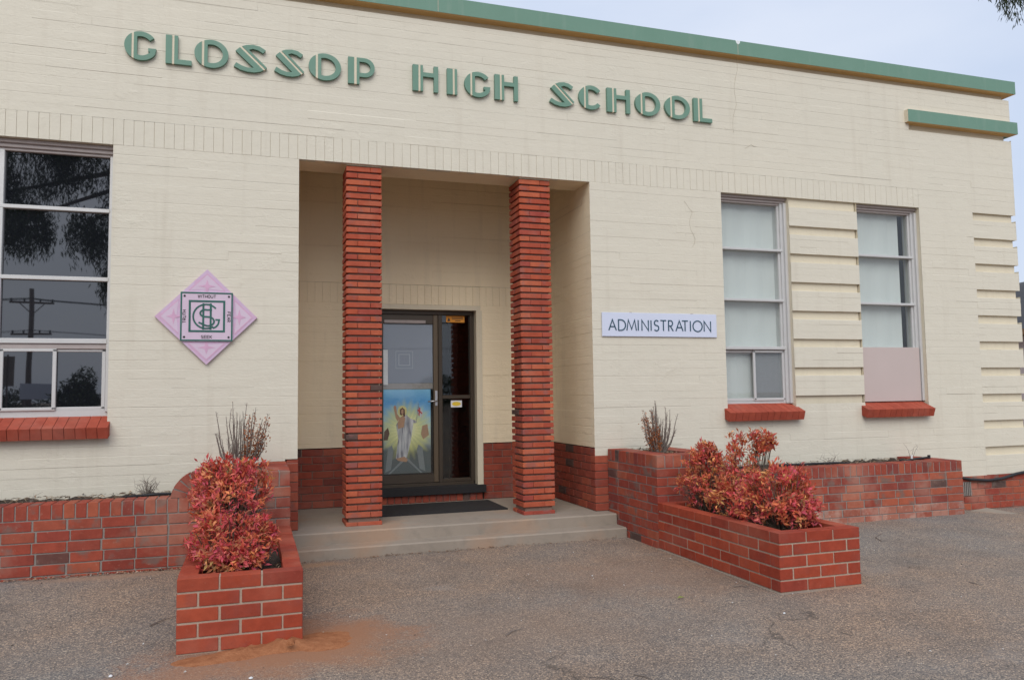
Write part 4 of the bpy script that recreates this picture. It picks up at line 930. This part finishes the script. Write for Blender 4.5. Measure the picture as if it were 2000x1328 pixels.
def lump(x, y, z, s, mat, label, name, cat, seed):
    r = random.Random(seed); V = []; F = []; n = 8
    V.append((0, 0, s*.75))
    for ring_, (h, k) in enumerate(((.55, .6), (.1, 1.0), (-.3, .8))):
        for i in range(n): a = 2*math.pi*i/n; q = s*k*r.uniform(.75, 1.2); V.append((math.cos(a)*q, math.sin(a)*q*.75, h*s*r.uniform(.7, 1.2)))
    for i in range(n): F.append((0, 1+i, 1+(i+1) % n))
    for a in range(2):
        for i in range(n): F.append((1+a*n+i, 1+(a+1)*n+i, 1+(a+1)*n+(i+1) % n, 1+a*n+(i+1) % n))
    o = obj(name, mesh(name, V, F), mat, None, (x, y, z)); tag(o, label, cat)
q = at(568, 1262, z=.03); lump(q[0], q[1], .05, .03, 'sand', 'clod of orange earth on top of the spilt soil', 'soil_clod', 'clod', 1)
for i, (a, b, s, lab) in enumerate(((1532, 1199, .009, 'white pebble on the asphalt in front of the clean planter'), (216, 1322, .011, 'white chip on the asphalt left of the near planter'), (490, 1326, .011, 'white chip on the asphalt below the spilt soil'))):
    q = at(a, b, z=0); lump(q[0], q[1], .006, s, 'white', lab, 'pebble', 'pebble', 20+i)

# ================================================================== hoses, vent, slab
b0 = [at(*q, y=-.035) for q in ((1876, 932), (1895, 936), (1930, 938), (1958, 934), (1985, 925), (2010, 920))]
o = MB().tube([(p_[0], -.035, p_[2]) for p_ in b0]+[(XC+.04, -.02, .375), (XC+.04, 3, .36)], .019, 10).build('black_hose', 'black', None, True); tag(o, 'thick black hose sagging along the wall base past the garden wall end', 'hose')
q0, q1 = at(1758, 902, y=-.42), at(1816, 893, y=-.42)
o = thing('irrigation_pipe', 'black irrigation pipe with fittings lying on the bed by the wall end', 'pipe')
MB().tube([(q0[0], -.42, q0[2]-.005), ((q0[0]+q1[0])/2, -.43, (q0[2]+q1[2])/2+.012), (q1[0], -.42, q1[2])], .013, 8).build('pipe', 'black', o, True)
for t_ in (0.02, .97):
    x = q0[0]+(q1[0]-q0[0])*t_; z = q0[2]+(q1[2]-q0[2])*t_; MB().tube([(x, -.42, z-.035), (x, -.42, z+.03)], .017, 8).build('fitting', 'black', o)
x = q0[0]+(q1[0]-q0[0])*.38; MB().tube([(x, -.425, .62), (x, -.425, .695)], .010, 8).build('riser', 'white', o)
a0, a1 = at(1570, 912, y=-.5), at(1640, 906, y=-.5)
o = MB().tube([(4.5, -.45, .645), (5.2, -.42, .65), (a1[0], -.45, .648), (6.4, -.5, .635)], .012, 8).build('drip_line', 'black', None, True); tag(o, 'thin black drip line half buried in the bed behind the nandinas', 'pipe')
o = MB().tube([(-1.05, -.40, .645), (-.75, -.42, .662), (-.55, -.42, .65)], .011, 8).build('drip_line', 'black', None, True); tag(o, 'short black drip line in the bed beside the dry weeds', 'pipe')
p0, p1 = at(1881, 941, y=-.01), at(1896, 967, y=-.01)
vt = thing('wall_vent', 'small grey slotted vent in the brick base beside the garden wall end', 'vent'); vx0, vx1, vz0, vz1 = p0[0]-.02, p1[0]+.01, p1[2]-.0, p0[2]
MB().box(vx0, vx1, -.014, 0, vz0, vz1).build('vent_back', 'black', vt); n = 5
for i in range(n): x = vx0+(vx1-vx0)*(i+.5)/n; MB().box(x-.0075, x+.0075, -.022, -.013, vz0, vz1).build('slat', 'mortar_grey', vt)
sl = MB(); c4 = [at(*q, z=-.03) for q in ((1884, 1004), (1928, 996), (1990, 1008), (1900, 1012))]
sl.add([(p_[0], p_[1], .0) for p_ in c4]+[(p_[0], p_[1], -.12) for p_ in c4], [(3, 2, 1, 0), (0, 1, 5, 4), (1, 2, 6, 5), (2, 3, 7, 6), (3, 0, 4, 7)]); o = sl.build('concrete_slab', 'concrete'); tag(o, 'pale concrete patch on the ground at the garden wall end', 'slab', kind='structure')

# ================================================================== POSTER on the inside of the door
ps = thing('door_poster', 'blue and yellow religious poster of a white robed figure inside the glass door', 'poster')
px0, px1, pz0, pz1 = DX0+.062, 2.036, .545, 1.544; PW, PH = px1-px0, pz1-pz0; YP = YD+.027
m = Mat('poster_print'); sp_ = m.n('ShaderNodeSeparateXYZ'); m.l(m.P(), sp_.inputs[0])
fx = m.math('DIVIDE', m.math('SUBTRACT', sp_.outputs[0], 1.735), PW*.62); fz = m.math('DIVIDE', m.math('SUBTRACT', sp_.outputs[2], pz0+PH*.52), PH*.36)
dd = m.math('SQRT', m.math('ADD', m.math('MULTIPLY', fx, fx), m.math('MULTIPLY', fz, fz)))
an = m.math('ARCTAN2', fz, fx); ray_ = m.math('MULTIPLY', m.math('SINE', m.math('MULTIPLY', an, 26.0)), .06)
dd = m.math('ADD', dd, m.math('ADD', ray_, m.math('MULTIPLY', m.math('SUBTRACT', m.noise(9, 4), .5), .35)))
zz_ = m.math('DIVIDE', m.math('SUBTRACT', sp_.outputs[2], pz0), PH)
bgc = m.ramp(m.math('ADD', zz_, m.math('MULTIPLY', m.math('SUBTRACT', m.noise(7, 4), .5), .12)), [(.26, (.11, .13, .135)), (.36, (.32, .37, .39)), (.55, (.50, .66, .74)), (.72, (.28, .58, .85)), (.84, (.13, .42, .82)), (1, (.28, .62, .90))])
c = m.mix(m.ramp(dd, [(.35, (1, 1, 1)), (1.0, (0, 0, 0))]), bgc, m.mix(m.ramp(dd, [(.1, (1, 1, 1)), (.6, (0, 0, 0))]), (.85, .80, .22), (.95, .93, .68))); m.col(c).rough(.5); MT['print'] = m.m
MB().box(px0, px1, YP, YP+.002, pz0, pz1).build('sheet', 'print', ps)
m = Mat('robe_print'); m.col(m.ramp(m.noise(16, 3, .5, stretch=(2.2, 1, .35)), [(.35, (.25, .24, .28)), (.52, (.52, .51, .54)), (.7, (.72, .70, .70))])).rough(.5); MT['robe'] = m.m
for nm_, c_ in (('skin', (.48, .28, .17)), ('hair', (.13, .06, .035)), ('redcross', (.55, .04, .04)), ('stone', (.24, .26, .27)), ('halo', (.80, .70, .30))): MT[nm_] = plain('print_'+nm_, c_, .5, .15, 30)
def pp(pts, mat, name, lev): MB().prism([(px0+PW*(a-0.0), pz0+PH*b) for a, b in pts], YP-.0008*lev-.0004, YP-.0008*lev+.0002).build(name, mat, ps)
ox = .46
pp([(ox-.42, .02), (ox-.36, .30), (ox-.28, .34), (ox-.25, .28), (ox-.30, .05)], 'stone', 'arch_print', 1); pp([(ox+.30, .05), (ox+.24, .28), (ox+.28, .34), (ox+.36, .30), (ox+.42, .02)], 'stone', 'arch_print', 1)
pp([(ox-.36, .0), (ox-.32, .0), (ox+.02, .17), (ox-.02, .19)], 'stone', 'beam_print', 2); pp([(ox+.32, .0), (ox+.36, .0), (ox+.04, .19), (ox, .17)], 'stone', 'beam_print', 2)
pp([(ox-.06+.13*math.cos(t*math.pi/12)*.75, .745+.062*math.sin(t*math.pi/12)) for t in range(24)], 'halo', 'halo_print', 1)
pp([(ox-.20, .18), (ox-.02, .155), (ox+.04, .20), (ox+.12, .40), (ox+.17, .60), (ox+.10, .655), (ox+.02, .70), (ox-.05, .67), (ox-.12, .655), (ox-.19, .58), (ox-.15, .42)], 'robe', 'robe_print', 2)
pp([(ox-.15, .53), (ox-.03, .55), (ox+.0, .66), (ox-.05, .69), (ox-.12, .66), (ox-.16, .60)], 'skin', 'torso_print', 3)
pp([(ox-.16, .62), (ox-.20, .66), (ox-.245, .79), (ox-.225, .815), (ox-.19, .80), (ox-.17, .71), (ox-.11, .665)], 'skin', 'arm_print', 3)
pp([(ox-.11, .70), (ox-.115, .76), (ox-.06, .785), (ox-.01, .76), (ox-.0, .68), (ox-.03, .67), (ox-.05, .70), (ox-.08, .69)], 'hair', 'hair_print', 3)
pp([(ox-.085, .715), (ox-.085, .755), (ox-.06, .768), (ox-.037, .755), (ox-.04, .715), (ox-.06, .70)], 'skin', 'face_print', 4)
pp([(ox+.08, .60), (ox+.21, .595), (ox+.24, .61), (ox+.20, .63), (ox+.10, .655)], 'robe', 'sleeve_print', 3)
pp([(ox+.225, .60), (ox+.235, .60), (ox+.285, .83), (ox+.275, .83)], 'stone', 'staff_print', 4)
pp([(ox+.275, .80), (ox+.38, .73), (ox+.34, .65), (ox+.245, .72)], 'robe', 'flag_print', 3); pp([(ox+.30, .785), (ox+.318, .775), (ox+.30, .675), (ox+.28, .69)], 'redcross', 'cross_print', 4); pp([(ox+.255, .745), (ox+.265, .765), (ox+.36, .715), (ox+.355, .70)], 'redcross', 'cross_print', 5)
pp([(ox-.20, .18), (ox-.15, .155), (ox+.02, .135), (ox+.05, .165), (ox-.02, .20)], 'skin', 'feet_print', 3)
pp([(ox-.44, .50), (ox-.36, .55), (ox-.33, .48), (ox-.37, .40), (ox-.45, .40)], 'hair', 'guard_print', 1); pp([(ox+.38, .40), (ox+.33, .46), (ox+.36, .56), (ox+.47, .58), (ox+.50, .45)], 'skin', 'guard_print', 1)

# ================================================================== SURROUNDINGS (seen in the glass, at the corner and overhead)
def gum_tree(label, bx, by, h, crowns, seed, leaves):
    r = np.random.RandomState(seed); t = thing('gum_tree', label, 'tree', 'gum trees', (bx, by, 0)); tk = MB()
    fork = np.array([.25, .1, h*.42]); tk.tube([(0, 0, -.2), (.08, .02, h*.2), fork], [.34, .27, .22], 10)
    Cn, Dn, Ln, Wn, Tn = [], [], [], [], []
    tot = sum(c_[3] for c_ in crowns)
    for (cx, cy, cz, rr) in crowns:
        c_ = np.array([cx-bx, cy-by, cz]); mid = (fork+c_)/2+np.array([0, 0, .6]); tk.tube([fork, mid, c_], [.15, .09, .03], 7, False)
        n = int(leaves*rr/tot/26)
        for _ in range(n):
            v = r.normal(size=3); v /= np.linalg.norm(v); p_ = c_+v*rr*r.uniform(.3, 1)**.5*np.array([1, 1, .75]); hang = r.uniform(.4, 1.1)
            if r.rand() < .12: tk.tube([c_+(p_-c_)*.2, c_*.3+p_*.7+np.array([0, 0, .25]), p_], [.02, .012, .004], 4, False)
            for k in range(26):
                f = r.rand(); q = p_+np.array([r.normal()*.09, r.normal()*.09, -hang*f]); Cn.append(q); Dn.append((r.normal()*.35, r.normal()*.35, -1)); Ln.append(r.uniform(.12, .22)); Wn.append(r.uniform(.022, .036)); Tn.append(np.array([.055, .075, .035])*r.uniform(.6, 1.6))
    tk.build('trunk', 'wood', t, True); leaf_mesh('crown', Cn, Dn, Ln, Wn, Tn, 'leaf', t, seed=seed)
gum_tree('drooping gum tree reflected in the upper panes of the dark window', -.6, -20.0, 21.0, [(-6.2, -17.2, 8.6, 1.5), (-4.4, -16.8, 8.9, 1.3), (-5.4, -17.4, 10.4, 1.7), (-7.4, -17.8, 7.4, 1.5), (-3.3, -17.2, 7.3, 1.0), (-6.0, -16.6, 6.6, .75), (-4.55, -16.6, 6.5, .6), (-3.5, -16.7, 5.2, .75), (-8.8, -18.5, 9.2, 1.7), (-3.6, -18, 10.5, 1.5)], 41, 46000)
gum_tree('tall gum tree with drooping leaves overhanging beside the far building corner', 22.5, 6.2, 13.5, [(18.85, 6.0, 12.98, 1.2), (19.55, 6.6, 13.0, 1.5), (21.4, 7.2, 14.6, 2.2), (23.6, 5.8, 14.0, 2.0), (20.6, 5.0, 13.1, 1.3)], 42, 34000)
def power_pole(bx, by):
    t = thing('power_pole', 'timber power pole with two crossarms mirrored in the dark window', 'pole', None, (bx, by, 0))
    MB().tube([(0, 0, -.3), (0, 0, 8.6)], [.19, .14], 12).build('pole', 'wood', t, True)
    for z, hl in ((7.75, 1.25), (5.75, 1.15)):
        MB().box(-hl, hl, -.22, -.12, z-.06, z+.06).build('crossarm', 'wood', t)
        for x in (-hl+.1, -.45, .45, hl-.1): MB().tube([(x, -.17, z+.06), (x, -.17, z+.24)], [.045, .06], 8).build('insulator', 'black', t)
    for s in (-1, 1): MB().tube([(s*.7, -.15, 7.7), (0, -.15, 7.0)], .03, 6).build('brace', 'wood', t)
power_pole(-13.5, -48.5)
for i, (z, dx) in enumerate(((7.99, -1.15), (7.99, -.45), (7.99, .45), (7.99, 1.15), (5.99, -1.05), (5.99, 1.05))):
    pts = [(-13.5+s*.02*0+s*45, -48.67+dx*.0+dx*.35, z-.9*(1-(2*abs(s)-1)**2)*1.0) for s in [k/8 for k in range(-8, 9)]]
    o = MB().tube(pts, .012, 4, False).build('power_line', 'black'); tag(o, ('upper' if z > 7 else 'lower')+' overhead power line strung from the timber pole crossarm', 'wire', 'power lines on the '+('upper' if z > 7 else 'lower')+' crossarm')
t = thing('street_sign', 'narrow roadside sign on a post mirrored in the bottom pane of the dark window', 'sign', None, (-7.6, -21.2, 0)); MB().tube([(0, 0, 0), (0, 0, 3.0)], .03, 8).build('post', 'wood', t); MB().box(-.20, .20, -.01, .01, 1.95, 2.95).build('sign_face', 'mortar_grey', t)
t = thing('roadside_board', 'wide pale board on posts beyond the road mirrored in the dark window', 'sign', None, (-12.6, -47, 0)); MB().box(-1.0, 1.0, -.03, .03, 1.6, 2.55).build('board', 'white_sign', t)
for x in (-.8, .8): MB().box(x-.05, x+.05, -.1, -.03, 0, 2.5).build('leg', 'wood', t)
def bush(label, cx, cy, rx, h, n, seed):
    r = np.random.RandomState(seed); t = thing('roadside_bush', label, 'bush', 'bushes along the far roadside', (cx, cy, 0)); v = r.normal(size=(n, 3)); v /= np.linalg.norm(v, axis=1)[:, None]; rad = r.uniform(.2, 1, n)**.5
    wob = 1+.22*np.sin(v[:, 0]*5+seed)+.18*np.sin(v[:, 2]*7+seed*2); p_ = v*rad[:, None]*wob[:, None]*np.array([rx, rx*.8, h*.5])+np.array([0, 0, h*.5]); p_[:, 2] = np.abs(p_[:, 2])
    leaf_mesh('crown', p_, r.normal(size=(n, 3)), r.uniform(.15, .35, n), r.uniform(.08, .16, n), np.array([.05, .07, .03])*r.uniform(.5, 1.5, (n, 1)), 'leaf', t, seed=seed); MB().tube([(0, 0, -.1), (0, 0, h*.5)], [.12, .06], 7).build('trunk', 'wood', t)
bush('rounded dark bush beyond the road mirrored in the bottom sliding pane', -9.8, -44.2, 1.35, 3.0, 3500, 51)
for i, (x, y, rx, h) in enumerate(((-17, -56, 3.0, 2.6), (-22, -58, 4, 3.2), (-4.5, -58, 3.2, 2.4), (2.5, -57, 3.5, 3.4), (9, -60, 3.6, 2.8), (16, -58, 3.5, 3.6))):
    bush('dark bush in the hedge line along the far side of the road', x, y, rx, h, 2200, 60+i)
# neighbouring house glimpsed past the corner
nh = thing('neighbour_house', 'brown eaved house with dark roof glimpsed past the far building corner', 'house', None, (29.2, 13.8, 0))
MB().box(-2.6, 6, -.8, 8, 0, 3.35).build('wall', 'house_wall' if 'house_wall' in MT else 'board', nh)
MT['roofing'] = plain('dark_roof', (.05, .048, .05), .7, .2, 4); MT['fascia'] = plain('brown_fascia', (.22, .12, .05), .7, .2, 5)
q = MB(); q.add([(-3.4, -1.6, 3.55), (6.8, -1.6, 3.55), (6.8, 8.8, 3.55), (-3.4, 8.8, 3.55), (1.2, 1.6, 5.9), (2.2, 5.6, 5.9)], [(0, 1, 4), (1, 2, 5, 4), (2, 3, 5), (3, 0, 4, 5)]); q.build('roof', 'roofing', nh)
MB().box(-3.4, 6.8, -1.6, 8.8, 3.36, 3.549).build('fascia', 'fascia', nh)
